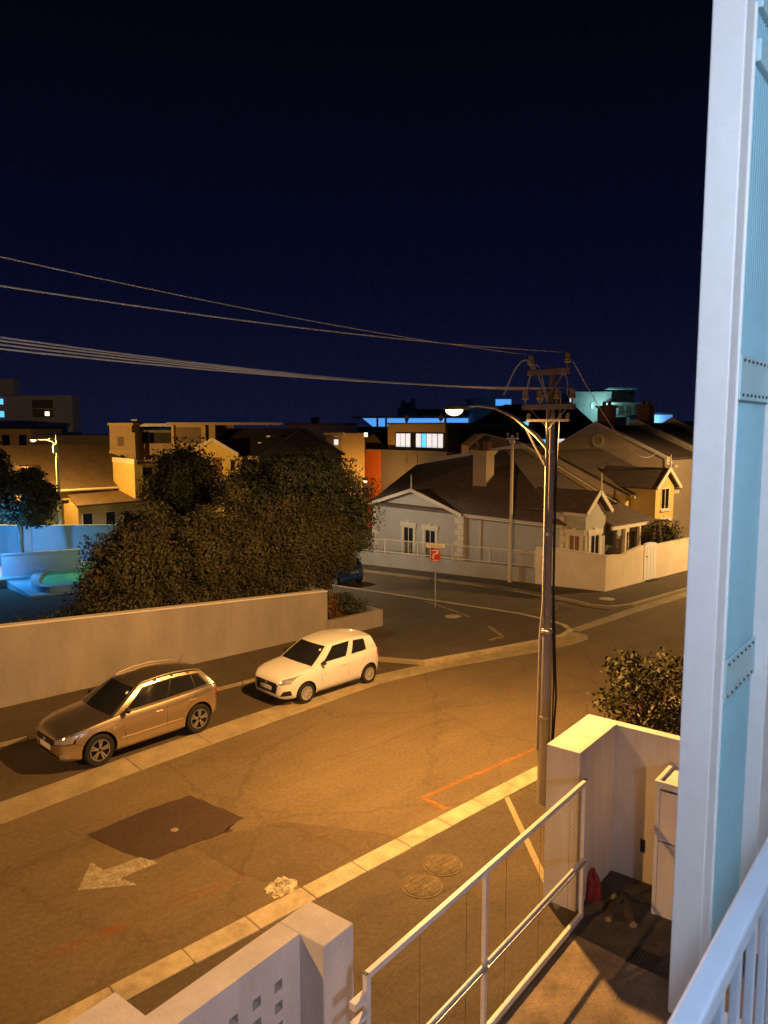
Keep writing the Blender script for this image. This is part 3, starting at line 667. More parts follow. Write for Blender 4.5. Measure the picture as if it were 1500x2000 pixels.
for z, hl, ys in ((8.72, .48, (-.42, .42)), (8.06, .60, (-.54, -.2, .2, .54))):
    arm = pp('crossarm', MB().box(PX - .17, PX - .105, PY - hl, PY + hl, z - .05, z + .05), 'galv', smooth=False)
    for q in ys:
        b = insulator(MB(), PX - .137, PY + q, z + .14); b.v = [(p[0] - PX, p[1] - PY, p[2] - .09) for p in b.v]; b.build('insulator', 'porcelain', arm, smooth=40)
    b = MB(); b.bar((PX - .137, PY - hl * .7, z - .04), (PX - .10, PY, z - .42), .03, .008); b.bar((PX - .137, PY + hl * .7, z - .04), (PX - .10, PY, z - .42), .03, .008)
    b.v = [(p[0] - PX, p[1] - PY, p[2] - .09) for p in b.v]; b.build('brace', 'galv', arm)
arm = pp('crossarm', MB().box(PX - .16, PX - .11, PY - .5, PY + .5, 7.78, 7.83), 'galv', smooth=False)
for q in (-.45, -.28, -.12, .45):
    b = MB().lathe([(.03, 0), (.045, .03), (.03, .06), (.042, .085), (.015, .11)], 10, 'z', (-.135, q, 7.75)); b.build('fuse', 'porcelain', arm, smooth=40)
# jumper loops from the top arm
def arc(a, c, h, side=(0, 0, 0), n=10):
    a, c = Vector(a), Vector(c); s = Vector(side); return [a.lerp(c, i / n) + Vector((0, 0, h)) * math.sin(math.pi * i / n) + s * math.sin(math.pi * i / n) for i in range(n + 1)]
pp('jumper', MB().tube(arc((PX - .1, PY + .05, 8.2), (PX - .30, PY + .95, 8.30), .72), .014, 6), 'wire')
pp('jumper', MB().tube(arc((PX - .1, PY + .05, 8.1), (PX - .14, PY + .54, 8.28), .68), .014, 6), 'wire')
pp('jumper', MB().tube(arc((PX - .13, PY - .3, 8.72), (PX - .14, PY - .42, 8.26), .05, (0, -.06, 0)), .012, 6), 'wire')
pp('jumper', MB().tube(arc((PX - .1, PY + .12, 8.3), (PX - .14, PY + .26, 8.26), -.14), .012, 6), 'wire')
LX, LY, LZ = 11.92, 11.0, 8.05
armp = [(PX - .06, PY + .08, 7.30), (PX - .10, PY + .30, 7.52), (PX - .18, PY + .75, 7.86), (PX - .26, PY + 1.2, 8.06), (PX - .34, PY + 1.6, 8.11), (PX - .40, PY + 1.9, 8.09)]
pp('lamp_arm', MB().tube(armp, [.045, .04, .034, .03, .028, .028], 10), 'alloy_pale')
pp('arm_strut', MB().bar((PX - .08, PY + .10, 6.95), (PX - .14, PY + .52, 7.66), .03, .03), 'alloy_pale', smooth=False)
h = head(t, LX - PX, LY - PY, LZ - .09, math.atan2(PY - LY, PX - LX))
lamp('street_light', (LX - PX, LY - PY, LZ - .09 - .17), 4250, SODIUM, .14, t, R(179.6))

def street_lamp(label, x, y, dx, dy, hgt, power, reach=1.8, group='street lamps', z0=None, col=SODIUM, lightz=.17, spot=R(176)):
    z0 = ground(y) + .08 if z0 is None else z0
    t = thing('street_lamp', label, 'street lamp', (x, y, z0), 0, group)
    MB().lathe([(.11, 0), (.10, 1.2), (.075, 1.3), (.06, hgt - .6), (.05, hgt)], 16).build('pole', 'galv', t, smooth=40)
    n = math.hypot(dx, dy); ux, uy = dx / n, dy / n
    MB().tube([(0, 0, hgt - .35), (ux * .25, uy * .25, hgt - .05), (ux * reach * .6, uy * reach * .6, hgt + .12), (ux * reach, uy * reach, hgt + .12)], [.04, .036, .03, .028], 10).build('lamp_arm', 'galv', t, smooth=40)
    lx, ly = ux * (reach + .3), uy * (reach + .3)
    head(t, lx, ly, hgt + .11, math.atan2(-uy, -ux))
    lamp('street_light', (lx, ly, hgt + .11 - lightz), power, col, .14, t, spot)
    return t
street_lamp('street lamp down the road to the right, outside the frame', 41.0, 9.9, -.2, 1, 8.2, 4800, col=(1.0, 0.60, 0.24))
lt = street_lamp('street lamp up the road to the left, outside the frame', -15.0, 9.0, .15, 1, 11.9, 7000, spot=R(146))
MB().box(-.15, -.09, -.5, .5, 12.0, 12.1).build('crossarm', 'galv', lt)
MB().box(-.15, -.09, -.6, .7, 10.9, 11.0).build('crossarm', 'galv', lt)
# ---- overhead wires, pole to pole
def wire_run(label, a, c, sag, r, group='overhead wires'):
    a, c = Vector(a), Vector(c); n = 26
    pts = [a.lerp(c, i / n) - Vector((0, 0, 4 * sag * (i / n) * (1 - i / n))) for i in range(n + 1)]
    o = pts[0].copy(); b = MB().tube([p - o for p in pts], r, 6); q = b.build('overhead_wire', 'wire', loc=o, smooth='all'); tag(q, label, 'wire', group)
XL = -15.1; top = 8.95
wire_run('topmost thin overhead wire reaching the left insulator', (PX - .137, PY + .42, 9.06), (XL, 9.5, 12.6), 0.80, .008)
wire_run('thin pale overhead wire below the topmost one', (PX - .137, PY - .42, 9.06), (XL, 8.5, 11.1), 0.75, .010)
for i, (q, zz, lab) in enumerate(((.54, 10.62, 'upper wire of the thick pale bundle'), (.2, 10.42, 'second wire of the thick pale bundle'), (-.2, 10.2, 'third wire of the thick pale bundle'), (-.54, 10.0, 'lowest wire of the thick pale bundle'))):
    wire_run(lab, (PX - .137, PY + q, 8.40), (XL, 9.0 + q * .35, zz + .80), .85, .011)
wire_run('thin service wire from the pole to the corner house', (PX - .1, PY - .26, 8.34), (32.3, 23.0, 3.6), .7, .008)
wire_run('thin service wire from the pole top to the far terrace', (PX - .1, PY - .5, 8.9), (44.4, 24.0, 6.2), 1.0, .008)
# ---- telephone pole beside the corner house
g = ground(24.3)
t = thing('telephone_pole', 'slim wooden telephone pole standing against the corner house wall', 'telephone pole', (30.5, 24.3, g + .1))
MB().lathe([(.10, 0), (.085, 3.5), (.07, 7.45), (.02, 7.47)], 14).build('shaft', 'trim_cream', t, smooth=40)
MB().box(-.05, .05, -.35, .35, 7.25, 7.33).build('crossarm', 'galv', t)
for q in (-.3, .3): insulator(MB(), 0, q, 7.40, .9).build('insulator', 'porcelain', t, smooth=40)
MB().lathe([(.14, 7.05), (.14, 7.2), (.04, 7.22)], 12).build('junction_box', 'galv', t, smooth=40)
# ---- street name sign
sx, sy = 23.39, 22.68; sg = ground(sy) + .12
t = thing('street_sign', 'street name board above a red square sign on the corner pavement', 'sign', (sx, sy, sg))
MB().lathe([(.03, 0), (.03, 2.62), (.01, 2.63)], 10).build('post', 'galv', t, smooth=40)
# boards face the junction
face = math.atan2(-sy, -sx) + R(90)
bd = MB().box(-.40, .40, -.035, -.012, 2.62, 2.80).build('name_board', 'sign_white', t, rotz=face, bevel=.005)
b = MB(); rr = random.Random(4)
for zz, x0, x1 in ((2.735, -.30, .26), (2.67, -.22, .30)):
    x = x0
    while x < x1:
        w = rr.uniform(.018, .034); b.box(x, x + w * .45, -.039, -.036, zz - .018, zz + .018); b.box(x + w * .45 + .001, x + w, -.039, -.036, zz - .018 + rr.choice((0, .012, .024)), zz - .006 + rr.choice((0, .012, .018))); x += w + .014
b.build('lettering', 'ink', bd)
bd = MB().box(-.21, .21, -.055, -.036, 2.02, 2.56).build('red_board', 'sign_red', t, rotz=face, bevel=.01)
b = MB()
path = [(-.10, 2.14), (-.10, 2.30), (-.02, 2.36), (.10, 2.42)]
for p, q in zip(path[:-1], path[1:]): b.bar((p[0], -.0575, p[1]), (q[0], -.0575, q[1]), .004, .055, (0, 0, 1) if abs(q[0] - p[0]) > .02 else (1, 0, 0))
b.prismY([(.05, 2.32), (.16, 2.46), (.02, 2.47)], -.0605, -.0585); b.box(-.17, .15, -.0575, -.0558, 2.49, 2.52); b.box(-.12, .15, -.0575, -.0558, 2.06, 2.085)
b.build('arrow', 'sign_white', bd)
# ================================================================== cars
def make_car(name, label, loc, rotz, s, S, paint, rimmat, group='parked hatchbacks'):
    """front of the car looks along -x; origin on the ground under the middle of the wheelbase"""
    T = thing(name, label, 'car', loc, rotz, group); T.scale = (s, s, s)
    wb, fo, ro, W2 = S['wb'], S['fo'], S['ro'], S['w'] / 2; wr = S['r']; xc = wb / 2
    x_f, x_r = -fo, wb + ro
    def curve(tab, x):
        for (a, u), (c, v) in zip(tab[:-1], tab[1:]):
            if x <= c:
                q = max(0, min(1, (x - a) / (c - a))); q = q * q * (3 - 2 * q) if S.get('smooth', True) and False else q; return u + (v - u) * q
        return tab[-1][1]
    # stations
    st = sorted(set([x_f, x_f + .02, x_f + .06, x_f + .13, x_f + .22, x_f + .34, x_f + .48] + [x_f + .6 + i * (x_r - x_f - 1.1) / 22 for i in range(23)] + [x_r - .42, x_r - .3, x_r - .2, x_r - .12, x_r - .06, x_r - .02, x_r]))
    rows = []
    for x in st:
        zt, w, zb = curve(S['top'], x), curve(S['plan'], x) * W2, curve(S['bot'], x)
        cr = curve(S['crown'], x); h = zt - zb
        pts = [(0, zb), (.55 * w, zb), (.86 * w, zb), (.955 * w, zb + .05 * h / .6), (.985 * w, zb + .22 * h), (.995 * w, zb + .42 * h), (1.0 * w, zb + .60 * h), (.992 * w, zb + .76 * h), (.972 * w, zb + .88 * h), (.93 * w, zb + .965 * h), (.84 * w, zt), (.60 * w, zt + cr * .55), (.3 * w, zt + cr * .9), (0, zt + cr)]
        rows.append([(x - xc, -y, z) for y, z in pts] + [(x - xc, y, z) for y, z in pts[-2:0:-1]])
    n = len(rows[0]); b = MB(); vs = [p for r in rows for p in r]
    fs = [(j * n + i, j * n + (i + 1) % n, (j + 1) * n + (i + 1) % n, (j + 1) * n + i) for j in range(len(rows) - 1) for i in range(n)]
    fs += [tuple(range(n)), tuple(range((len(rows) - 1) * n, len(rows) * n))[::-1]]
    b.add(vs, fs)
    body = b.build('body', [paint, 'car_black'], T, smooth='all')
    bvh = BVHTree.FromPolygons([Vector(p) for p in vs], fs)
    # wheel arches cut out of the body
    cut = MB()
    for ax in (0, wb):
        for sd in (-1, 1): cut.lathe([(wr + .055, W2 - .24), (wr + .055, W2 + .1)] if sd > 0 else [(wr + .055, -W2 - .1), (wr + .055, -W2 + .24)], 28, 'y', (ax - xc, 0, wr + .01))
    co = cut.build('cut', ['car_black'], T); bo = body.modifiers.new('arch', 'BOOLEAN'); bo.operation = 'DIFFERENCE'; bo.object = co; bo.solver = 'EXACT'
    try: bo.material_mode = 'TRANSFER'
    except Exception: pass
    bpy.context.view_layer.update(); dg = bpy.context.evaluated_depsgraph_get()
    me = bpy.data.meshes.new_from_object(body.evaluated_get(dg)); body.modifiers.clear(); body.data = me
    me.set_sharp_from_angle(angle=R(38))
    bpy.data.objects.remove(co)
    # ---- cabin surfaces
    G = S['cab']
    zbelt = lambda x: curve(S['top'], x) - .015
    def side(sg):
        def f(q, tt):
            xb = G['xA'] + (G['xD'] - G['xA']) * q; xt = G['xF'] + (G['xR'] - G['xF']) * q
            yb = curve(S['plan'], xb) * W2 * .90; yt = G['wt'] * (1 - .05 * (2 * q - 1) ** 2)
            zt = G['zt'] + G['arc'] * (1 - (2 * q - 1.0) ** 2) - G['drop'] * max(0, q - .5) * 2
            bul = .022 * math.sin(math.pi * tt)
            return Vector((lerp(xb, xt, tt) - xc, sg * (lerp(yb, yt, tt) + bul), lerp(zbelt(xb), zt, tt)))
        return f
    SL, SR = side(-1), side(1)
    def front(q, tt):
        a, c = SL(0, tt), SR(0, tt); k = 1 - (2 * q - 1) ** 2; p = a.lerp(c, q); return p + Vector((-G['wsb'] * k * (1 - .35 * tt), 0, .035 * k * tt))
    def rear(q, tt):
        a, c = SL(1, tt), SR(1, tt); k = 1 - (2 * q - 1) ** 2; p = a.lerp(c, q); return p + Vector((.05 * k, 0, .035 * k * tt))
    def roof(q, ss):
        a, c = front(q, 1), rear(q, 1); k = 1 - (2 * q - 1) ** 2; e = SL(ss, 1); f_ = SR(ss, 1); p = e.lerp(f_, q); p.x = lerp(a.x, c.x, ss) if True else p.x
        p.z += .035 * k + .012 * k * math.sin(math.pi * ss); return p
    b = MB(); b.grid(SL, 24, 8, flip=True); b.grid(SR, 24, 8); b.grid(front, 14, 8); b.grid(rear, 14, 8, flip=True); b.grid(roof, 14, 20)
    cabm = b.build('cabin_shell', paint, T, smooth=False, fix=False)
    bm = bmesh.new(); bm.from_mesh(cabm.data); bmesh.ops.remove_doubles(bm, verts=bm.verts, dist=.004); bmesh.ops.recalc_face_normals(bm, faces=bm.faces); bm.to_mesh(cabm.data); bm.free()
    cabm.data.polygons.foreach_set('use_smooth', [True] * len(cabm.data.polygons)); cabm.data.set_sharp_from_angle(angle=R(35))
    def patch(nm, fn, q0, q1, t0, t1, mat, off=.006, nu=10, nv=6, parent=T, k0=0.0, k1=0.0, cen=None):
        """window on a cabin surface; k0/k1 slant its ends"""
        cen = cen or Vector((0, 0, .8)); P = {}
        def pos(u, v, o_):
            tt = lerp(t0, t1, v); q = lerp(q0 + k0 * v, q1 + k1 * v, u); e = .004
            p = fn(q, tt); d1 = fn(min(1, q + e), tt) - fn(max(0, q - e), tt); d2 = fn(q, min(1, tt + e)) - fn(q, max(0, tt - e)); nn = d1.cross(d2).normalized()
            if nn.dot(p - cen) < 0: nn = -nn
            return p + nn * o_
        bb = MB(); bb.grid(lambda u, v: pos(u, v, off), nu, nv); w = nu + 1
        ring = [(i / nu, 0) for i in range(nu)] + [(1, j / nv) for j in range(nv)] + [(1 - i / nu, 1) for i in range(nu)] + [(0, 1 - j / nv) for j in range(nv)]
        m = len(ring); bb.add([pos(u, v, off) for u, v in ring] + [pos(u, v, -.012) for u, v in ring], [(i, (i + 1) % m, m + (i + 1) % m, m + i) for i in range(m)])
        return bb.build(nm, mat, parent, smooth=40)
    patch('windscreen', front, .045, .955, .07, .93, 'car_glass')
    patch('cowl', front, .05, .95, .004, .066, 'car_black', off=.005)
    patch('licence_disc', front, .085, .125, .70, .78, 'sign_white', off=.010, nu=3, nv=3)
    if S.get('dlo'):
        for f_ in (SL, SR): patch('window_trim', f_, *S['dlo'], 'car_black', off=.003, nu=16)
    patch('rear_window', rear, .10, .90, .12, .86, 'car_glass')
    for f_ in (SL, SR):
        for q0, q1, k0, k1, tt0, tt1 in S['glass']: patch('side_window', f_, q0, q1, tt0, tt1, 'car_glass', k0=k0, k1=k1)
    # ---- pieces laid on the body by casting onto it
    def lay(nm, corners, axis, mat, off=.006, nu=8, nv=5, parent=T, depth=.014):
        """corners: 4 (a, z) points; axis 'f' front (a = y), 'r' rear, 'l' / 'R' sides (a = x from front axle), 't' top (a, y)"""
        def hit(a, z):
            if axis == 'f': o_, d = Vector((-9, a, z)), Vector((1, 0, 0))
            elif axis == 'r': o_, d = Vector((9, a, z)), Vector((-1, 0, 0))
            elif axis == 'l': o_, d = Vector((a - xc, -5, z)), Vector((0, 1, 0))
            elif axis == 'R': o_, d = Vector((a - xc, 5, z)), Vector((0, -1, 0))
            else: o_, d = Vector((a - xc, z, 5)), Vector((0, 0, -1))
            h_ = bvh.ray_cast(o_, d)
            return (h_[0], h_[1] if h_[1].dot(d) < 0 else -h_[1]) if h_[0] else (o_ + d * 5, -d)
        c = [Vector((p[0], p[1], 0)) for p in corners]
        def pos(u, v, q): p = c[0].lerp(c[1], u).lerp(c[3].lerp(c[2], u), v); h_, nn = hit(p.x, p.y); return h_ + nn * q
        bb = MB(); bb.grid(lambda u, v: pos(u, v, off), nu, nv)
        ring = [(i / nu, 0) for i in range(nu)] + [(1, j / nv) for j in range(nv)] + [(1 - i / nu, 1) for i in range(nu)] + [(0, 1 - j / nv) for j in range(nv)]
        m = len(ring); bb.add([pos(u, v, off) for u, v in ring] + [pos(u, v, -depth) for u, v in ring], [(i, (i + 1) % m, m + (i + 1) % m, m + i) for i in range(m)])
        return bb.build(nm, mat, parent, smooth=40)
    for nm, cs, ax, mat, off in S['lay']: lay(nm, cs, ax, mat, off)
    for nm, cs, ax, mat, off in S['lay2']:
        lay(nm, cs, ax, mat, off)
        if ax == 'f' or ax == 'r': lay(nm, [(-a, z) for a, z in cs], ax, mat, off)
        else: lay(nm, cs, 'R' if ax == 'l' else 'l', mat, off)
    # ---- wheels
    for ax in (0, wb):
        for sd in (-1, 1):
            wl = bpy.data.objects.new('wheel', None); COL.objects.link(wl); wl.parent = T; wl.location = (ax - xc, sd * (W2 - .115), wr); wl.empty_display_size = .1
            if sd > 0: wl.rotation_euler = (0, 0, math.pi)
            MB().lathe([(wr * .66, -.09), (wr * .93, -.095), (wr * .985, -.075), (wr, -.03), (wr, .05), (wr * .985, .075), (wr * .66, .09)], 36, 'y', caps=False).build('tyre', 'tyre', wl, smooth=35)
            b = MB(); R1 = wr * .67
            b.lathe([(R1, .06), (R1, -.085), (R1 * .94, -.088), (R1 * .92, -.04), (R1 * .6, -.02), (.02, -.02)], 32, 'y', caps=False)
            b.lathe([(R1 * .24, -.02), (R1 * .22, -.075), (R1 * .1, -.082), (.004, -.082)], 18, 'y', caps=False)
            b.build('rim', rimmat if S['spokes'] > 6 else 'car_black', wl, smooth=35)
            ns = S['spokes']
            b = MB()
            for i in range(ns):
                a0 = 2 * math.pi * i / ns + .2
                for da in ((-.16, .16) if ns <= 6 else (0,)):
                    c0, s0 = math.cos(a0 + da * .4), math.sin(a0 + da * .4); c1, s1 = math.cos(a0 + da), math.sin(a0 + da)
                    b.bar((c0 * R1 * .15, -.07, s0 * R1 * .15), (c1 * R1 * .95, -.076, s1 * R1 * .95), wr * (.10 if ns > 6 else .105), .03, (0, 1, 0))
            b.lathe([(R1, -.07), (R1 * 1.0, -.091), (R1 * .93, -.091), (R1 * .93, -.07)], 32, 'y', caps=False)
            b.build('spokes', rimmat, wl, smooth=30)
    # ---- mirrors, handles, roof rails, aerial
    for sd in (-1, 1):
        mx = G['xA'] + .30; b = MB()
        b.grid(lambda u, v: (mx - xc + .075 * math.cos(math.pi * v) * .8, sd * (W2 * .93 + .10 + .085 * math.cos(2 * math.pi * u) * math.sin(math.pi * v)), zbelt(mx) + .075 + .062 * math.sin(2 * math.pi * u) * math.sin(math.pi * v)), 14, 8)
        b.bar((mx - xc, sd * W2 * .86, zbelt(mx) + .02), (mx - xc, sd * (W2 * .93 + .05), zbelt(mx) + .06), .05, .03)
        b.build('mirror', 'car_black', T, smooth=40)
        for hx, hz in S['handles']:
            h_ = bvh.ray_cast(Vector((hx - xc, sd * 5, hz)), Vector((0, -sd, 0)))
            if h_[0]: MB().bar(h_[0] + Vector((-.09, sd * .018, 0)), h_[0] + Vector((.09, sd * .018, 0)), .028, .024).build('door_handle', paint, T, bevel=.006)
        if S.get('rails'):
            pts = [SL(q, 1) if sd < 0 else SR(q, 1) for q in (.02, .08, .3, .55, .8, .93, .98)]
            hh = [0, .022, .028, .030, .028, .022, 0]; pts = [p + Vector((0, -sd * .035, h2 + .012)) for p, h2 in zip(pts, hh)]
            MB().tube(pts, .014, 8).build('roof_rail', 'alloy', T, smooth=40)
    p = roof(.5, S.get('aer', .8)); MB().tube([p, p + Vector((.06, 0, .06)), p + Vector((.16, 0, .20))], [.012, .006, .004], 6).build('aerial', 'car_black', T)
    return T, lay
# silver hatchback
SIL = dict(wb=2.47, fo=.82, ro=.66, w=1.68, r=.335, spokes=5, rails=True,
    top=[(-.82, .60), (-.80, .655), (-.74, .72), (-.6, .79), (-.3, .865), (.1, .92), (.40, .955), (.55, .965), (1.5, .985), (2.4, 1.03), (2.9, 1.05), (3.05, 1.02), (3.10, .95), (3.13, .80)],
    plan=[(-.82, .50), (-.80, .60), (-.76, .70), (-.68, .80), (-.55, .885), (-.4, .945), (-.1, .985), (.3, 1.0), (2.2, 1.0), (2.6, .985), (2.85, .94), (3.0, .88), (3.07, .80), (3.11, .70), (3.13, .58)],
    bot=[(-.82, .34), (-.78, .27), (-.66, .22), (-.4, .20), (.4, .19), (2.2, .20), (2.8, .24), (3.05, .29), (3.13, .40)],
    crown=[(-.82, .0), (-.6, .02), (0, .045), (.5, .05), (3.13, .03)],
    cab=dict(xA=.33, xD=3.02, xF=1.06, xR=2.72, wt=.585, zt=1.385, arc=.065, drop=.03, wsb=.16),
    glass=[(.105, .485, .0, .0, .10, .84), (.50, .775, .0, .0, .10, .84), (.795, .90, .0, -.02, .16, .82)],
    handles=[(1.42, .80), (2.30, .83)], dlo=(.09, .915, .07, .875),
    lay=[('bonnet_seam', [(-.60, -.62), (.36, -.70), (.36, -.708), (-.60, -.628)], 't', 'car_black', .0015), ('bonnet_seam', [(-.60, .62), (.36, .70), (.36, .708), (-.60, .628)], 't', 'car_black', .0015), ('bumper_seam', [(-.52, .60), (-.36, .54), (-.36, .532), (-.52, .592)], 'l', 'car_black', .0015),
         ('grille', [(-.40, .545), (.40, .545), (.42, .66), (-.42, .66)], 'f', 'car_black', .005),
         ('number_plate', [(-.24, .43), (.24, .43), (.24, .53), (-.24, .53)], 'f', 'plate', .012),
         ('lower_grille', [(-.50, .27), (.50, .27), (.54, .38), (-.54, .38)], 'f', 'car_black', .005),
         ('bumper_lip', [(-.52, .235), (.52, .235), (.52, .265), (-.52, .265)], 'f', 'alloy', .01),
         ('number_plate', [(-.26, .62), (.26, .62), (.26, .73), (-.26, .73)], 'r', 'plate', .012)],
    lay2=[('headlight', [(.44, .585), (.735, .615), (.755, .775), (.47, .685)], 'f', 'lamp_lens', .007),
          ('headlight_bezel', [(.425, .565), (.752, .595), (.772, .792), (.455, .70)], 'f', 'car_black', .003),
          ('fog_lamp', [(.57, .30), (.68, .31), (.68, .39), (.57, .38)], 'f', 'lamp_lens', .008),
          ('tail_light', [(.50, .72), (.74, .74), (.72, .98), (.52, .95)], 'r', 'lamp_red', .008),
          ('door_seam', [(.62, .30), (.630, .30), (.50, .95), (.49, .95)], 'l', 'car_black', .0015),
          ('door_seam', [(1.60, .30), (1.610, .30), (1.64, .965), (1.63, .965)], 'l', 'car_black', .0015),
          ('door_seam', [(2.12, .66), (2.130, .66), (2.47, 1.0), (2.46, 1.0)], 'l', 'car_black', .0015),
          ('rub_strip', [(.50, .435), (2.02, .445), (2.02, .475), (.50, .465)], 'l', 'paint_silver', .012),
          ('side_marker', [(.30, .70), (.36, .705), (.36, .73), (.30, .725)], 'l', 'lamp_lens', .005)])
# white hatchback, rounder and shorter nosed
WHI = dict(wb=2.45, fo=.80, ro=.59, w=1.735, r=.295, spokes=9, aer=.86,
    top=[(-.80, .60), (-.78, .68), (-.72, .755), (-.58, .83), (-.3, .90), (.1, .955), (.42, .985), (.55, .995), (1.5, 1.01), (2.2, 1.04), (2.6, 1.07), (2.9, 1.04), (2.98, .97), (3.04, .80)],
    plan=[(-.80, .54), (-.78, .64), (-.73, .74), (-.64, .83), (-.5, .91), (-.3, .965), (0, .995), (.3, .995), (1.2, .985), (2.0, .985), (2.4, 1.0), (2.65, .97), (2.85, .91), (2.96, .82), (3.01, .72), (3.04, .60)],
    bot=[(-.80, .33), (-.76, .25), (-.64, .21), (-.4, .19), (.4, .18), (2.2, .19), (2.7, .23), (2.95, .29), (3.04, .40)],
    crown=[(-.80, .0), (-.6, .03), (0, .05), (.5, .05), (3.04, .03)],
    cab=dict(xA=.30, xD=2.88, xF=1.00, xR=2.72, wt=.61, zt=1.44, arc=.055, drop=.045, wsb=.17),
    glass=[(.125, .475, .0, .0, .08, .86), (.565, .80, .0, .0, .08, .84)],
    handles=[(1.40, .84)],
    lay=[('bonnet_seam', [(-.58, -.62), (.34, -.72), (.34, -.728), (-.58, -.628)], 't', 'car_black', .0015), ('bonnet_seam', [(-.58, .62), (.34, .72), (.34, .728), (-.58, .628)], 't', 'car_black', .0015),
         ('grille', [(-.44, .36), (.44, .36), (.54, .665), (-.54, .665)], 'f', 'car_black', .005),
         ('number_plate', [(-.25, .435), (.25, .435), (.25, .545), (-.25, .545)], 'f', 'plate', .014),
         ('bumper_lip', [(-.56, .235), (.56, .235), (.56, .275), (-.56, .275)], 'f', 'alloy_pale', .008),
         ('number_plate', [(-.26, .66), (.26, .66), (.26, .77), (-.26, .77)], 'r', 'plate', .012)],
    lay2=[('headlight', [(.56, .63), (.775, .66), (.815, .86), (.60, .76)], 'f', 'lamp_lens', .007),
          ('fog_recess', [(.58, .31), (.78, .33), (.77, .47), (.66, .45)], 'f', 'car_black', .004),
          ('tail_light', [(.58, .80), (.76, .82), (.74, 1.0), (.60, .98)], 'r', 'lamp_red', .02),
          ('tail_light', [(2.84, .82), (3.00, .84), (2.97, .96), (2.82, .97)], 'l', 'lamp_red', .010),
          ('door_seam', [(.60, .30), (.609, .30), (.52, .97), (.511, .97)], 'l', 'car_black', .0015),
          ('door_seam', [(1.58, .30), (1.589, .30), (1.62, .99), (1.611, .99)], 'l', 'car_black', .0015),
          ('door_seam', [(2.10, .64), (2.109, .64), (2.36, 1.0), (2.351, 1.0)], 'l', 'car_black', .0015),
          ('sill_trim', [(.42, .215), (2.02, .215), (2.02, .25), (.42, .25)], 'l', 'car_black', .004)])
def emblem(T, lay_fn, zc, x_front, kind):
    b = MB()
    b.lathe([(.055, -.012), (.062, -.006), (.062, .0), (.050, .0), (.048, -.008)], 24, 'x')
    if kind == 'v':
        for p, q in (((-.032, .036), (-.008, .0)), ((.032, .036), (.008, .0)), ((-.008, .0), (0, .02)), ((.008, 0), (0, .02)), ((-.045, .015), (-.02, -.04)), ((.045, .015), (.02, -.04)), ((-.02, -.04), (0, -.004)), ((.02, -.04), (0, -.004))):
            b.bar((-.008, p[0], p[1]), (-.008, q[0], q[1]), .008, .010, (1, 0, 0))
    else:
        for p, q in (((.035, .03), (-.03, .012)), ((-.03, .012), (.03, -.012)), ((.03, -.012), (-.035, -.03))): b.bar((-.008, p[0], p[1]), (-.008, q[0], q[1]), .010, .014, (1, 0, 0))
    b.v = [(p[0] + x_front, p[1], p[2] + zc) for p in b.v]; b.build('emblem', 'chrome', T, smooth=40)
S1 = 2.61 / 2.47; S2 = 2.40 / 2.45
T1, l1 = make_car('silver_hatchback', 'silver beige hatchback with roof rails and star-spoke wheels, nearer the left edge', ((6.51 + 9.12) / 2 - .18, 16.82 + .84 * S1 - .02, .014), R(4.5), S1, SIL, 'paint_silver', 'alloy'); T1.scale.z *= 1.045
emblem(T1, l1, .605, -.82 - 2.47 / 2 - .008, 'v')
T2, l2 = make_car('white_hatchback', 'white hatchback with black grille parked behind the silver one, before the low planter wall', ((12.34 + 14.53) / 2 - .02, 16.87 + .86 * S2 - .02, .014), R(2.5), S2, WHI, 'paint_white', 'alloy_pale')
emblem(T2, l2, .615, -.80 - 2.45 / 2 - .008, 's')
cy = 32.5
T3, l3 = make_car('blue_hatchback', 'dark blue hatchback seen from behind in the side street under the tree', (25.55, cy, ground(cy) + .01), R(-90), 1.0, WHI, 'paint_blue', 'alloy_pale')
T3.rotation_euler = (math.atan(-0.06), 0, 0); T3.rotation_mode = 'XYZ'
T3.matrix_world = Matrix.Translation((25.55, cy, ground(cy) + .006)) @ Matrix.Rotation(math.atan(-0.06), 4, 'X') @ Matrix.Rotation(R(-90), 4, 'Z')
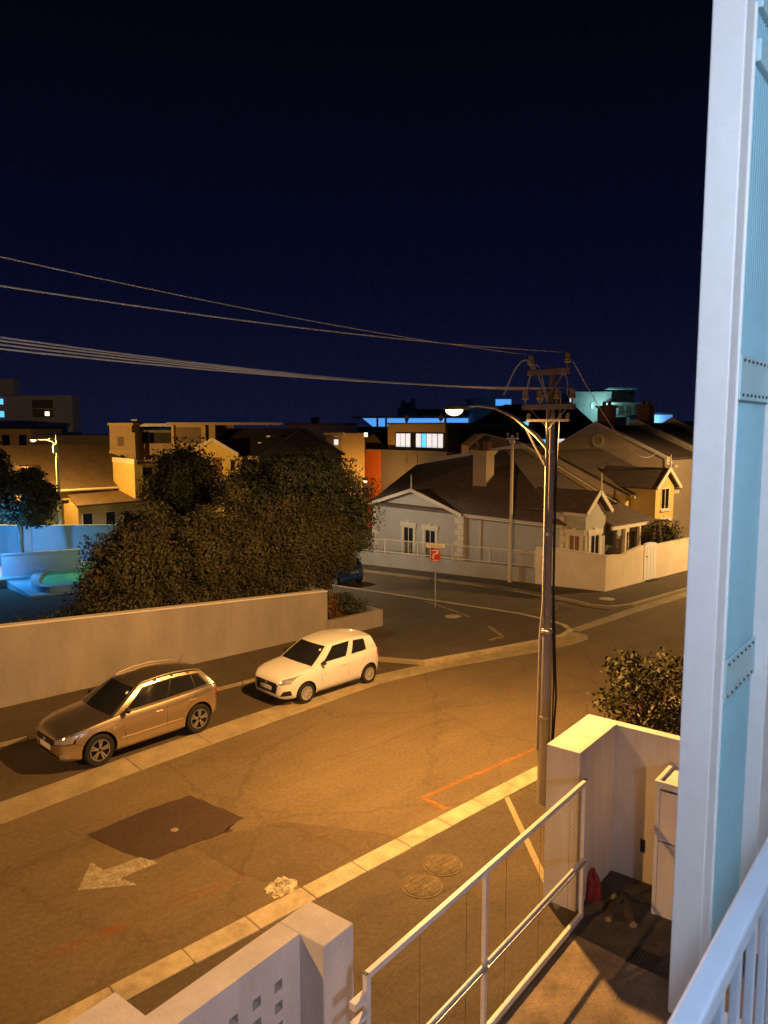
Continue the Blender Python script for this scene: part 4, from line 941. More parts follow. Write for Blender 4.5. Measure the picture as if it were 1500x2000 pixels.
# ================================================================== houses
def fb(b, face, pl, a0, a1, z0, z1, d0, d1, mi=0):
    return b.box(pl + d0, pl + d1, a0, a1, z0, z1, mi) if face == 'X' else b.box(a0, a1, pl + d0, pl + d1, z0, z1, mi)
class House:
    """top-level thing whose parts are given in world coordinates"""
    def __init__(s, name, label, cat, o, group=None):
        s.o = Vector(o); s.t = thing(name, label, cat, o, 0, group)
    def part(s, name, b, mat, parent=None, **k):
        b.v = [tuple(Vector(p) - s.o) for p in b.v]; return b.build(name, mat, parent or s.t, **k)
    def window(s, face, pl, a0, a1, z0, z1, pane='dark_glass', frame='trim_cream', surround=None, bars=1, sill=True, rec=.0):
        fr = MB(); f = .05 + .01 * (a1 - a0)
        fb(fr, face, pl, a0, a1, z0, z0 + f, -.035, .03); fb(fr, face, pl, a0, a1, z1 - f, z1, -.035, .03)
        fb(fr, face, pl, a0, a0 + f, z0 + f, z1 - f, -.035, .03); fb(fr, face, pl, a1 - f, a1, z0 + f, z1 - f, -.035, .03)
        for i in range(bars): q = lerp(a0 + f, a1 - f, (i + 1) / (bars + 1)); fb(fr, face, pl, q - .025, q + .025, z0 + f, z1 - f, -.03, .03)
        w = s.part('window', fr, frame)
        s.part('pane', fb(MB(), face, pl, a0 + f, a1 - f, z0 + f, z1 - f, -.012, .0), pane, w)
        if sill: s.part('sill', fb(MB(), face, pl, a0 - .08, a1 + .08, z0 - .09, z0 - .002, -.13, .0), frame, w)
        if surround:
            b = MB(); q = .17
            fb(b, face, pl, a0 - q, a0 - .002, z0, z1 + .002, -.055, 0); fb(b, face, pl, a1 + .002, a1 + q, z0, z1 + .002, -.055, 0)
            fb(b, face, pl, a0 - q - .07, a1 + q + .07, z1 + .004, z1 + .26, -.075, 0)
            c = (a0 + a1) / 2; fb(b, face, pl, c - .11, c + .11, z1 + .262, z1 + .36, -.085, 0)
            s.part('surround', b, surround, w)
        return w
def ridge_cap(h, pts, r=.07, mat='roof_brown'): h.part('ridge_cap', MB().tube(pts, r, 6), mat)

# ---- corner house
X0 = 32.2; EV = 2.78
h = House('corner_house', 'grey single-storey corner house with gables, cream quoins and brown roof', 'house', (35, 28, -.4))
b = MB(); b.box(32.42, 38.0, 22.5, 36.7, -1.6, EV); h.part('wall', b, 'house_wall')
h.part('gable_wall', MB().prismX([(29.06, -1.6), (36.84, -1.6), (36.84, 2.72), (32.95, 3.80), (29.06, 2.72)], X0, 33.4), 'house_wall')
h.part('bay_wall', MB().prismY([(32.2, -.6), (33.95, -.6), (33.95, 3.45), (33.05, 4.25), (32.2, 3.45)], 21.05, 23.4), 'house_wall')
rf = MB(); th = .10
rf.slab([(31.95, 22.15, 2.84), (38.0, 22.15, 2.84), (38.0, 29.6, 6.30), (36.4, 29.6, 6.30)], th)
rf.slab([(31.95, 22.15, 2.84), (36.4, 29.6, 6.30), (31.95, 29.6, 2.84)], th)
rf.slab([(31.95, 29.6, 2.84), (36.4, 29.6, 6.30), (36.8, 37.6, 5.05), (31.95, 37.0, 2.84)], th)
rf.slab([(36.4, 29.6, 6.30), (38.0, 29.6, 6.30), (38.0, 37.7, 5.12), (36.8, 37.6, 5.05)], th)
main = h.part('roof', rf, 'roof_brown')
rf = MB(); rf.slab([(31.85, 28.9, 2.74), (31.85, 32.95, 3.90), (36.0, 32.95, 3.90), (36.0, 28.9, 2.74)], .08); rf.slab([(31.85, 37.0, 2.74), (36.0, 37.0, 2.74), (36.0, 32.95, 3.90), (31.85, 32.95, 3.90)], .08)
h.part('gable_roof', rf, 'roof_brown')
rf = MB(); rf.slab([(31.95, 20.8, 3.50), (33.05, 20.8, 4.52), (33.05, 24.6, 4.52), (31.95, 24.6, 3.50)], .07); rf.slab([(34.15, 20.8, 3.50), (34.15, 24.6, 3.50), (33.05, 24.6, 4.52), (33.05, 20.8, 4.52)], .07)
h.part('bay_roof', rf, 'roof_brown')
for p, q in (((31.83, 28.86, 2.70), (31.83, 32.95, 3.88)), ((31.83, 37.04, 2.70), (31.83, 32.95, 3.88)), ((31.93, 20.78, 3.44), (33.05, 20.78, 4.50)), ((34.17, 20.78, 3.44), (33.05, 20.78, 4.50))):
    h.part('bargeboard', MB().bar(p, q, .05, .20, (0, 0, 1)), 'trim_cream')
for p in ((31.85, 32.95, 3.85), (33.05, 20.78, 4.45)):
    h.part('finial', MB().lathe([(.05, -.1), (.05, .3), (.085, .34), (.04, .4), (.03, .85), (.01, 1.0)], 10, 'z', p), 'trim_cream', smooth=40)
h.part('fascia', MB().box(32.0, 32.08, 22.2, 28.88, 2.60, 2.82), 'trim_cream')
h.part('fascia', MB().box(31.93, 32.0, 20.85, 22.14, 3.30, 3.46), 'trim_cream')
h.part('gutter', MB().tube([(31.93, 22.2, 2.74), (31.93, 28.85, 2.74)], .05, 8), 'trim_cream', smooth=40)
h.part('downpipe', MB().tube([(32.36, 27.9, 2.7), (32.36, 27.9, -.6)], .045, 8), 'trim_cream', smooth=40)
h.part('downpipe', MB().tube([(32.3, 28.3, 2.7), (32.36, 28.0, 2.55)], .04, 8), 'trim_cream', smooth=40)
for i in range(11):       # quoins at the gable corners
    z = -.8 + i * .33; ln = .62 if i % 2 else .40
    h.part('quoin', MB().box(X0 - .05, X0 + .02, 29.05, 29.06 + ln, z, z + .30), 'trim_cream')
    h.part('quoin', MB().box(X0 - .05, X0 + .02, 36.85 - ln, 36.85, z, z + .30), 'trim_cream')
    if i < 11: h.part('quoin', MB().box(X0 - .045, X0 + .2, 29.0, 29.048, z, z + .30), 'trim_cream')
for i in range(11):
    z = -.4 + i * .33; ln = .34 if i % 2 else .22
    h.part('quoin', MB().box(32.15, 32.199, 22.5 - ln, 22.5, z, z + .30), 'trim_cream')
for y0, y1 in ((33.05, 33.95), (31.20, 32.10)): h.window('X', X0, y0, y1, -.15, 1.60, 'dark_glass', 'trim_cream', 'trim_cream', 1)
h.window('X', 32.2, 21.32, 21.98, .95, 2.35, 'timber', 'trim_cream', 'trim_cream', 1)
h.window('Y', 21.05, 32.62, 33.42, .95, 2.35, 'dark_glass', 'trim_cream', 'trim_cream', 1)
ch = MB().box(33.75, 34.45, 28.75, 29.75, 3.4, 6.05); c = h.part('chimney', ch, 'beige_wall')
b = MB(); b.box(33.68, 34.52, 28.68, 29.82, 6.052, 6.17); b.box(33.61, 34.59, 28.61, 29.89, 6.172, 6.30); h.part('chimney_cap', b, 'tan_wall', c)
for y in (29.85, 30.45): h.part('chimney_pot', MB().lathe([(.19, 6.302), (.19, 6.66), (.22, 6.68), (.22, 6.78), (.16, 6.78), (.16, 6.66)], 14, 'z', (34.1, y - .9, 0)), 'brick_red', c, smooth=40)
pw = h.part('party_wall', MB().prismX([(22.2, -1), (37.8, -1), (37.8, 5.30), (29.6, 6.50), (22.2, 3.05)], 38.002, 38.24), 'boundary_cream')
for p, q in (((38.12, 22.1, 3.05), (38.12, 29.6, 6.55)), ((38.12, 29.6, 6.55), (38.12, 37.9, 5.34))): h.part('coping', MB().bar(p, q, .34, .10), 'trim_cream', pw)
# verandah
b = MB(); b.slab([(34.0, 20.6, 2.75), (37.95, 20.6, 2.75), (37.95, 22.5, 3.45), (34.0, 22.5, 3.45)], .06); h.part('verandah_roof', b, 'roof_brown')
h.part('verandah_beam', MB().box(33.97, 37.98, 20.62, 20.74, 2.50, 2.69), 'trim_cream')
for x in (35.2, 36.6, 37.85): h.part('verandah_post', MB().box(x - .07, x + .07, 20.61, 20.75, .1, 2.499), 'trim_cream')
h.part('verandah_floor', MB().box(33.96, 37.98, 20.6, 22.49, -.4, .15), 'concrete')
h.part('front_door', MB().box(35.4, 36.3, 22.42, 22.499, .2, 2.3), 'timber')
# ---- its boundary wall, fence, gate
lowtop = lambda y: .63 - .055 * (y - 23.0)
h = House('house_boundary_wall', 'cream boundary wall stepping round the corner house plot', 'wall', (31, 19.2, .1))
b = MB(); b.prism([(30.8, 22.95), (31.0, 22.95), (31.0, 37.5), (30.8, 37.5)], lambda p: ground(p[1]) - .4, lambda p: lowtop(p[1])); h.part('low_wall', b, 'boundary_grey')
b = MB(); b.prism([(30.8, 19.0), (31.0, 19.0), (31.0, 22.948), (30.8, 22.948)], -.6, lambda p: 1.74 - .0 * p[1]); h.part('side_wall', b, 'boundary_cream')
b = MB(); b.prismY([(31.002, -.4), (34.14, -.4), (34.14, 1.92), (33.4, 1.84), (32.3, 1.66), (31.6, 1.74), (31.002, 1.742)], 19.0, 19.2); h.part('front_wall', b, 'boundary_cream')
b = MB(); b.prismY([(35.36, -.4), (46.0, -.4), (46.0, 1.80), (35.36, 1.83)], 19.0, 19.2); h.part('front_wall', b, 'boundary_cream')
h.part('coping', MB().box(30.78, 31.02, 18.98, 22.9, 1.744, 1.80), 'trim_cream')
o = (34.75, 19.05, .1)
g = House('garden_gate', 'narrow white garden gate with arched top in the cream boundary wall', 'gate', o)
poly = [(34.16, .13), (35.34, .13), (35.34, 1.86)] + [(34.75 + .57 * math.cos(a), 1.88 + .12 * math.sin(a)) for a in [math.pi * i / 8 for i in range(9)]] + [(34.16, 1.86)]
g.part('leaf', MB().prismY(poly, 18.97, 19.12), 'sign_white')
for x in (34.45, 34.75, 35.05): g.part('groove', MB().box(x - .008, x + .008, 18.962, 18.969, .25, 1.8), 'trim_cream')
g.part('handle', MB().lathe([(.03, 18.94), (.05, 18.955), (.03, 18.968)], 10, 'y', (34.36, 0, 1.35)), 'dark_steel')
g.part('step', MB().box(34.3, 35.2, 18.75, 18.968, .10, .17), 'dark_steel')
h = House('palisade_fence', 'pale metal railing on top of the low corner house wall', 'fence', (30.9, 30, .3))
P = lambda y, dz: (30.9, y, lowtop(y) + dz)
for dz in (.10, .84): h.part('rail', MB().bar(P(23.0, dz), P(37.4, dz), .04, .045), 'trim_cream')
for y in (23.05, 26.0, 28.6, 31.4, 34.2, 37.3): h.part('post', MB().box(30.87, 30.93, y - .035, y + .035, lowtop(y) + .002, lowtop(y) + .93), 'trim_cream')
b0 = None
for i in range(104):
    y = 23.2 + i * .135
    if b0 is None: b0 = h.part('baluster', MB().box(30.892, 30.908, y - .009, y + .009, lowtop(y) + .08, lowtop(y) + .86), 'trim_cream'); y00 = y
    else: q = b0.copy(); COL.objects.link(q); q.location = b0.location + Vector((0, y - y00, -.055 * (y - y00)))
t = House('garden_dividing_wall', 'dark rendered dividing wall between the corner house and yellow house gardens', 'wall', (38.1, 19.9, .1))
t.part('wall', MB().box(38.0, 38.2, 19.22, 22.0, -.3, 2.0), 'grey_wall')
# ---- yellow house next door
h = House('yellow_house', 'yellow house with steep front gable beyond the corner house', 'house', (41, 25, -.2))
h.part('wall', MB().box(38.25, 43.6, 22.5, 33.0, -1, 3.9), 'house_yellow')
h.part('bay_wall', MB().prismY([(38.85, -.6), (40.85, -.6), (40.85, 4.35), (39.85, 5.15), (38.85, 4.35)], 21.05, 23.4), 'house_yellow')
b = MB(); b.slab([(38.24, 22.2, 3.95), (43.9, 22.2, 3.95), (43.9, 27.8, 6.25), (38.24, 27.8, 6.25)], .1); b.slab([(38.24, 33.2, 3.95), (38.24, 27.8, 6.25), (43.9, 27.8, 6.25), (43.9, 33.2, 3.95)], .1); h.part('roof', b, 'roof_brown')
h.part('gable_end', MB().prismX([(22.4, 3.85), (33.0, 3.85), (27.8, 6.1)], 38.26, 38.45), 'boundary_cream')
b = MB(); b.slab([(38.55, 20.8, 4.35), (39.85, 20.8, 5.40), (39.85, 24.8, 5.40), (38.55, 24.8, 4.35)], .07); b.slab([(41.15, 20.8, 4.35), (41.15, 24.8, 4.35), (39.85, 24.8, 5.40), (39.85, 20.8, 5.40)], .07); h.part('bay_roof', b, 'roof_brown')
for p, q in (((38.53, 20.78, 4.28), (39.85, 20.78, 5.36)), ((41.17, 20.78, 4.28), (39.85, 20.78, 5.36))): h.part('bargeboard', MB().bar(p, q, .05, .2), 'trim_cream')
h.part('finial', MB().lathe([(.05, -.1), (.05, .3), (.085, .34), (.03, .4), (.01, .8)], 10, 'z', (39.85, 20.78, 5.36)), 'trim_cream', smooth=40)
h.part('fascia', MB().box(38.3, 43.6, 22.12, 22.2, 3.72, 3.93), 'trim_cream')
h.window('Y', 21.05, 39.4, 40.3, 3.1, 4.3, 'dark_glass', 'trim_cream', None, 1)
h.window('X', 38.85, 21.5, 22.2, .9, 2.5, 'timber', 'trim_cream', 'trim_cream', 0)
h.window('Y', 21.05, 39.4, 40.3, .9, 2.4, 'timber', 'trim_cream', 'trim_cream', 1)
# ---- terrace with coped party walls
def terrace(label, xa, xb, pk, eav, y0, y1, ym, chim):
    h = House('terrace_house', label, 'house', ((xa + xb) / 2, ym, -.3), 'terrace row up the main street')
    h.part('gable_wall', MB().prismX([(y0, -1), (y1, -1), (y1, eav + .35), (ym, pk), (y0, eav)], xa, xa + .3), 'grey_gable')
    h.part('wall', MB().box(xa + .302, xb, y0 + .3, y1 - .3, -1, eav - .1), 'grey_gable')
    b = MB(); b.slab([(xa + .31, y0, eav - .02), (xb, y0, eav - .02), (xb, ym, pk - .15), (xa + .31, ym, pk - .15)], .1); b.slab([(xa + .31, y1, eav + .3), (xa + .31, ym, pk - .15), (xb, ym, pk - .15), (xb, y1, eav + .3)], .1)
    h.part('roof', b, 'roof_brown')
    for p, q in (((xa + .15, y0 - .1, eav + .02), (xa + .15, ym, pk + .06)), ((xa + .15, ym, pk + .06), (xa + .15, y1 + .1, eav + .38))): h.part('coping', MB().bar(p, q, .42, .12), 'trim_cream')
    h.part('kneeler', MB().box(xa - .05, xa + .36, y0 - .75, y0 - .1, eav - .55, eav - .40), 'trim_cream')
    h.part('kneeler', MB().box(xa - .05, xa + .36, y0 - .22, y0 - .08, eav - .398, eav + .08), 'trim_cream')
    if chim:
        c = h.part('chimney', MB().box(xa + .9, xa + 1.7, ym - .4, ym + .5, pk - 1.0, pk + 1.0), 'brick_red')
        h.part('chimney_cap', MB().box(xa + .8, xa + 1.8, ym - .5, ym + .6, pk + 1.002, pk + 1.14), 'brick_red', c)
        for q in (-.15, .25): h.part('chimney_pot', MB().lathe([(.12, pk + 1.142), (.12, pk + 1.4), (.09, pk + 1.41)], 10, 'z', (xa + 1.3, ym + q, 0)), 'brick_red', c, smooth=40)
    return h
h = terrace('grey gabled terrace house with round vent, nearest of the row', 44.0, 48.98, 7.88, 5.75, 23.4, 31.6, 28.2, True)
v = h.part('vent', MB().lathe([(.42, 43.93), (.42, 44.0), (.30, 44.0), (.30, 43.93), (.42, 43.93)], 28, 'x', (0, 28.0, 6.75), caps=False), 'trim_cream', smooth=40)
h.part('louvre', MB().lathe([(.29, 43.96), (.29, 44.02)], 24, 'x', (0, 28.0, 6.75)), 'tan_wall', v)
terrace('second terrace house of the row with white coped gable', 49.0, 53.98, 8.05, 5.9, 23.4, 31.6, 28.2, True)
terrace('third terrace house of the row, roof stepping further right', 54.0, 58.98, 8.2, 6.0, 23.4, 31.6, 28.2, False)
terrace('farthest terrace house of the row at the right', 59.0, 66.0, 8.3, 6.1, 23.4, 31.6, 28.2, False)

# ---- yellow gable house with dark roof across the side street
h = House('dark_roof_house', 'house with large black roof and small yellow gable left of the big tree', 'house', (35.5, 55, -1.8))
gA, gP = gy(503, 890, 49), gy(588, 837, 49); xa, xp = gA.x, gP.x; xb = 2 * xp - xa; ea, pk = gA.z, gP.z
h.part('wall', MB().box(xa + .3, xb - .3, 49.02, 63, -3, ea - .2), 'beige_wall')
h.part('gable_wall', MB().prismY([(xa + .1, -3), (xb - .1, -3), (xb - .1, ea), (xp, pk - .12), (xa + .1, ea)], 48.9, 49.1), 'grey_wall')
b = MB(); b.slab([(xa, 48.7, ea), (xp, 48.7, pk), (xp, 63.3, pk), (xa, 63.3, ea)], .15); b.slab([(xb, 48.7, ea), (xb, 63.3, ea), (xp, 63.3, pk), (xp, 48.7, pk)], .15); h.part('roof', b, 'roof_dark')
for p, q in (((xa - .05, 48.66, ea - .1), (xp, 48.66, pk - .05)), ((xb + .05, 48.66, ea - .1), (xp, 48.66, pk - .05))): h.part('bargeboard', MB().bar(p, q, .06, .22), 'grey_wall')
g0, g1, g2 = gx(415, 858, xa - .6), gx(397, 870, xa - .6), gx(462, 888, xa - .6)
yc = g0.y; yl = g1.y + .4; yr = g2.y
h.part('yellow_gable', MB().prismX([(yr - .6, -3), (yc + (yc - yr) + .6, -3), (yc + (yc - yr) + .6, g2.z - .15), (yc, g0.z - .15), (yr - .6, g2.z - .15)], xa - .5, xa + 1.0), 'house_yellow')
for p, q in (((xa - .6, yr - .3, g2.z), (xa - .6, yc, g0.z)), ((xa - .6, 2 * yc - yr + .3, g2.z), (xa - .6, yc, g0.z))): h.part('bargeboard', MB().bar(p, q, .08, .26), 'trim_cream')
b = MB(); b.slab([(xa - .55, yr - .4, g2.z), (xa + 3, yr - .4, g2.z + .1), (xa + 3, yc, g0.z + .1), (xa - .55, yc, g0.z)], .1); b.slab([(xa - .55, 2 * yc - yr + .4, g2.z), (xa - .55, yc, g0.z), (xa + 3, yc, g0.z + .1), (xa + 3, 2 * yc - yr + .4, g2.z + .1)], .1); h.part('gable_roof', b, 'roof_dark')
h.part('fascia', MB().box(xa - .08, xa, 48.8, yr - .7, ea - .3, ea - .05), 'trim_cream')
w0, w1 = gx(417, 893, xa - .5), gx(434, 927, xa - .5); h.window('X', xa - .5, w1.y, w0.y, w1.z, w0.z, 'timber', 'timber', None, 1)
w0, w1 = gx(451, 898, xa - .5), gx(459, 918, xa - .5); h.window('X', xa - .5, w1.y, w0.y, w1.z, w0.z, 'dark_glass', 'timber', None, 0)
for u, v in ((530, 850), (513, 863)): p = gx(u, v, lerp(xa, xp, .5)); h.part('skylight', MB().box(p.x - .3, p.x + .3, p.y - .25, p.y + .25, p.z - .15, p.z - .02), 'white_far')
# ---- modern flat-roofed house with a lit window
h = House('modern_house', 'flat-roofed ochre house with wide lit window behind the corner house', 'house', (53, 50, -2))
top = 7.85
h.part('wall', MB().box(50, 60, 47.4, 55.0, 5.45, top), 'tan_wall'); h.part('side_panel', MB().box(50.3, 60, 47.3, 47.395, 5.4, 7.6), 'grey_wall')
h.part('parapet', MB().box(49.9, 60.1, 47.28, 55.1, top + .002, top + .14), 'grey_wall')
h.part('lower_wall', MB().box(49.4, 61, 46.6, 55.3, -3, 5.44), 'grey_wall')
h.part('terrace_slab', MB().box(49.3, 61.1, 46.5, 55.4, 5.441, 5.449), 'roof_dark')
a0, a1 = gx(870, 0, 50).y, gx(773, 0, 50).y
w = h.window('X', 50.0, 47.45, 53.9, 5.62, 7.1, 'dark_glass', 'dark_steel', None, 0, False)
for i in range(9):
    y0 = 47.62 + i * .70; mt = 'glow_cyan' if i in (3,) else 'glow_white'
    if i == 5: continue
    h.part('curtain', MB().box(49.972, 49.986, y0 + .02, y0 + .66, 5.70, 7.0), mt, w)
for i in range(10): h.part('mullion', MB().box(49.955, 49.97, 47.60 + i * .70 - (.05 if i % 3 == 1 else .02), 47.60 + i * .70 + .02, 5.68, 7.03), 'dark_steel', w)
h.part('satellite_dish', MB().lathe([(.02, 0), (.28, .08), (.30, .10), (.01, .03)], 14, 'x', (51, 53.5, 8.4)), 'grey_wall'); h.part('satellite_dish', MB().lathe([(.02, 0), (.28, .08), (.30, .10), (.01, .03)], 14, 'x', (51, 49.0, 8.45)), 'grey_wall')
for y in (53.5, 49.0): h.part('dish_mast', MB().lathe([(.03, 7.85), (.03, 8.4)], 8, 'z', (51.05, y, 0)), 'grey_wall')
for (u0, u1, v0, v1) in ((785, 795, 885, 905), (805, 816, 885, 905), (828, 862, 935, 965)):
    p, q = gx(u0, v0, 49.4), gx(u1, v1, 49.4); h.part('wall_recess', MB().box(49.36, 49.4, q.y, p.y, q.z, p.z), 'white_far' if v0 > 910 else 'grey_wall')
h = House('orange_wall_building', 'bright orange walled building beside the big tree', 'building', (52, 58, -2))
h.part('wall', MB().box(49.6, 56, 55.5, 60.5, -3, 5.3), 'orange_wall'); h.part('parapet', MB().box(49.5, 56.1, 55.42, 60.6, 5.302, 5.42), 'beige_wall')
h.part('roof', MB().prismX([(55.6, 5.422), (62.5, 5.422), (57.6, 6.9)], 50.5, 58), 'roof_tan')

# ================================================================== buildings seen square on, farther off (camera-facing grid of the next blocks)
class Far:
    """built in a frame turned with the farther streets: x to the right, y away"""
    def __init__(s, name, label, u, d, cat='building', group=None):
        s.d = d; p = dep(u, 850, d); s.o = Vector((p.x, p.y, ground(p.y))); s.t = thing(name, label, cat, s.o, -TH, group)
        c, sn = math.cos(TH), math.sin(TH); s.X0 = s.o.x * c - s.o.y * sn; s.Y0 = s.o.x * sn + s.o.y * c
    def P(s, u, v, dd=0.0):
        d = s.d + dd; x = (u - 750) / FPX; yd = (v - 1000) / FPX; f = math.cos(PITCH) - math.sin(PITCH) * yd; dn = math.sin(PITCH) + math.cos(PITCH) * yd
        return (x / f * d - s.X0, d - s.Y0, CAMH - dn / f * d - s.o.z)
    def box(s, name, u0, u1, v0, v1, mat, d0=0.0, d1=6.0, parent=None, **k):
        a, c = s.P(u0, v0, d0), s.P(u1, v1, d0); zb = c[2] if v1 is not None else -1
        return MB().box(a[0], c[0], a[1], a[1] + (d1 - d0), zb, a[2]).build(name, mat, parent or s.t, **k)
    def wall(s, u0, u1, v0, mat, d1=6.0, d0=0.0, name='wall'):
        a, c = s.P(u0, v0, d0), s.P(u1, v0, d0); return MB().box(a[0], c[0], a[1], a[1] + d1, -1.0, a[2]).build(name, mat, s.t)
    def pane(s, u0, u1, v0, v1, mat, d0=0.0, frame='dark_steel'):
        a, c = s.P(u0, v0, d0), s.P(u1, v1, d0); e = max(.05, (c[0] - a[0]) * .06)
        w = MB().box(a[0] - e, c[0] + e, a[1] - .05, a[1] + .03, c[2] - e, a[2] + e).build('window', frame, s.t)
        MB().box(a[0], c[0], a[1] - .08, a[1] - .052, c[2], a[2]).build('pane', mat, w); return w
f = Far('apartment_block', 'pale apartment block with lit windows at the far left', 60, 110)
f.wall(-60, 140, 775, 'white_far', 3); f.wall(-60, 25, 740, 'white_far', 2, .5, 'tower'); f.box('roof_edge', -62, 142, 772, 775, 'white_far', -.4, 3.2)
f.box('balcony_recess', 62, 104, 781, 815, 'grey_wall', -.15, 0); f.box('balcony_slab', 60, 106, 797, 799, 'white_far', -1.2, -.16)
f.pane(-4, 7, 779, 790, 'glow_cyan'); f.pane(-2, 9, 803, 815, 'glow_cyan'); f.pane(88, 97, 804, 812, 'glow_warm', -.2)
f = Far('long_dark_building', 'dark brown flat-topped building under the apartment block', 60, 84)
f.wall(-80, 60, 838, 'beige_wall', 8); f.wall(60, 215, 850, 'grey_wall', 9, .3); f.box('parapet', -82, 62, 834, 838, 'roof_dark', -.2, 8.2)
for u in (-30, 5, 38): f.pane(u, u + 14, 850, 872, 'dark_glass')
f = Far('beige_tower_house', 'narrow beige house front with one window left of the small tree', 238, 66)
f.wall(213, 257, 829, 'beige_wall', 8); f.box('cornice', 210, 260, 826, 831, 'tan_wall', -.3, 8.2); f.pane(230, 242, 853, 871, 'blind', 0, 'beige_wall'); f.box('plinth', 213, 262, 879, 886, 'tan_wall', -.25, -.01)
f.box('pipe', 257.5, 265, 845, 895, 'beige_wall', -.3, .2)
f.box('roof_vent', 256, 268, 819, 829, 'white_far', 1.5, 2.4)
f = Far('balcony_house', 'dark flat house with recessed balcony band beside the beige house front', 300, 68)
f.wall(262, 337, 866, 'beige_wall', 8); f.box('recess', 264, 336, 838, 866, 'roof_dark', .8, 7); f.box('roof_slab', 260, 340, 827, 833, 'white_far', -.6, 8); f.box('balustrade', 263, 337, 840, 845, 'grey_wall', 0, .1)
f = Far('framed_window_house', 'flat house with broad tan window frame above the small tree', 370, 64)
f.wall(335, 420, 830, 'beige_wall', 8); f.box('roof_slab', 325, 525, 825, 830, 'beige_wall', -.5, 8.5); f.box('frame_side', 334, 340, 830.5, 868, 'tan_wall', -.25, 0); f.box('frame_side', 395, 402, 830.5, 862, 'tan_wall', -.25, 0); f.pane(342, 393, 834, 866, 'blind', 0, 'tan_wall')
f = Far('parapet_house', 'low flat house with pale parapet behind the black roof', 625, 82)
f.wall(560, 692, 829, 'white_far', 7); f.box('parapet', 558, 694, 826, 829.5, 'beige_wall', -.3, 7.3); f.box('water_tank', 607, 621, 815, 826, 'grey_wall', 2, 4)
f = Far('beige_flat_house', 'small ochre flat house with a lit window beside the big tree', 675, 72)
f.wall(636, 668, 850, 'tan_wall', 6); f.wall(668, 712, 846, 'tan_wall', 6, .8); f.box('roof_slab', 632, 672, 845, 850, 'trim_cream', -.5, 6); f.pane(651, 661, 858, 869, 'glow_white'); f.pane(711, 718, 845, 853, 'glow_warm', .6)
f.wall(640, 652, 852, 'grey_wall', .3, -.2, 'recess')
f = Far('long_blue_lit_hall', 'long hall with a strip of blue-lit wall below its flat roof', 810, 130)
p0 = f.wall(690, 925, 834, 'roof_dark', 14); f.box('roof_slab', 686, 926, 812, 816, 'white_far', -1.2, 14)
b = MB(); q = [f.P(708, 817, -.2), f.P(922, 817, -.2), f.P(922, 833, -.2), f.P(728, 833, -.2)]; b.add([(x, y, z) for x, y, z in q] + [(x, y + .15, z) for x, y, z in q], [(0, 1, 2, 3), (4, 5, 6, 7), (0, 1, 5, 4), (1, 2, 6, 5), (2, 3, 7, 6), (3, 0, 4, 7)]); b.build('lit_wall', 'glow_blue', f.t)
for u in (735, 752, 792, 868): f.box('roof_post', u, u + 4, 817, 833, 'roof_dark', -.6, -.3)
f = Far('turreted_building', 'small pale building with chimneys on the skyline left of the street lamp', 800, 170)
f.wall(778, 815, 797, 'white_far', 10); f.box('chimney', 784, 790, 780, 797, 'white_far', 2, 5); f.box('chimney', 804, 811, 778, 797, 'white_far', 2, 5); f.box('roof_block', 784, 811, 786, 797, 'grey_wall', 2.2, 8); f.wall(812, 930, 799, 'grey_wall', 12, 1.0, 'wing')
f = Far('white_gable_block', 'pale blue white block on the skyline right of the street lamp', 965, 120)
f.wall(928, 1002, 779, 'white_far', 12); f.box('roof_slab', 925, 1005, 776, 779, 'white_far', -.4, 12); f.pane(968, 998, 780, 792, 'glow_blue', 0, 'white_far')
# big dark hipped roof behind the pole
f = Far('dark_hip_roof_house', 'large dark hipped roof with blue lit windows behind the utility pole', 1040, 80)
f.wall(935, 1150, 835, 'roof_dark', 12)
a, c, e, k = f.P(915, 836, -.8), f.P(1170, 836, -.8), f.P(1120, 790, 5), f.P(985, 790, 5)
b = MB(); b.slab([a, c, e, k], .15); z1 = a[2]; b.slab([c, (c[0] - 1, c[1] + 13, z1), e], .15); b.slab([a, k, (a[0] + 1, a[1] + 13, z1)], .15); b.slab([k, e, (c[0] - 1, c[1] + 13, z1), (a[0] + 1, a[1] + 13, z1)], .15); b.build('roof', 'roof_dark', f.t)
f.pane(1019, 1032, 824, 838, 'glow_cyan', -.1, 'roof_dark'); f.pane(1058, 1073, 858, 868, 'glow_cyan', -.1, 'roof_dark'); f.pane(1088, 1102, 857, 870, 'glow_white', -.1, 'roof_dark')
f = Far('pale_gable_house', 'pale low gable roof directly behind the corner house chimney', 970, 62)
a = f.P(915, 872); pk_ = f.P(945, 848); c = f.P(1090, 882); zb = -1
MB().prismY([(a[0], zb), (c[0], zb), (c[0], c[2]), (pk_[0], pk_[2]), (a[0], a[2])], a[1], a[1] + 7).build('wall', 'beige_wall', f.t)
for p, q in ((a, pk_), (pk_, c)): MB().bar((p[0], p[1] - .1, p[2]), (q[0], q[1] - .1, q[2]), .3, .14).build('coping', 'trim_cream', f.t)
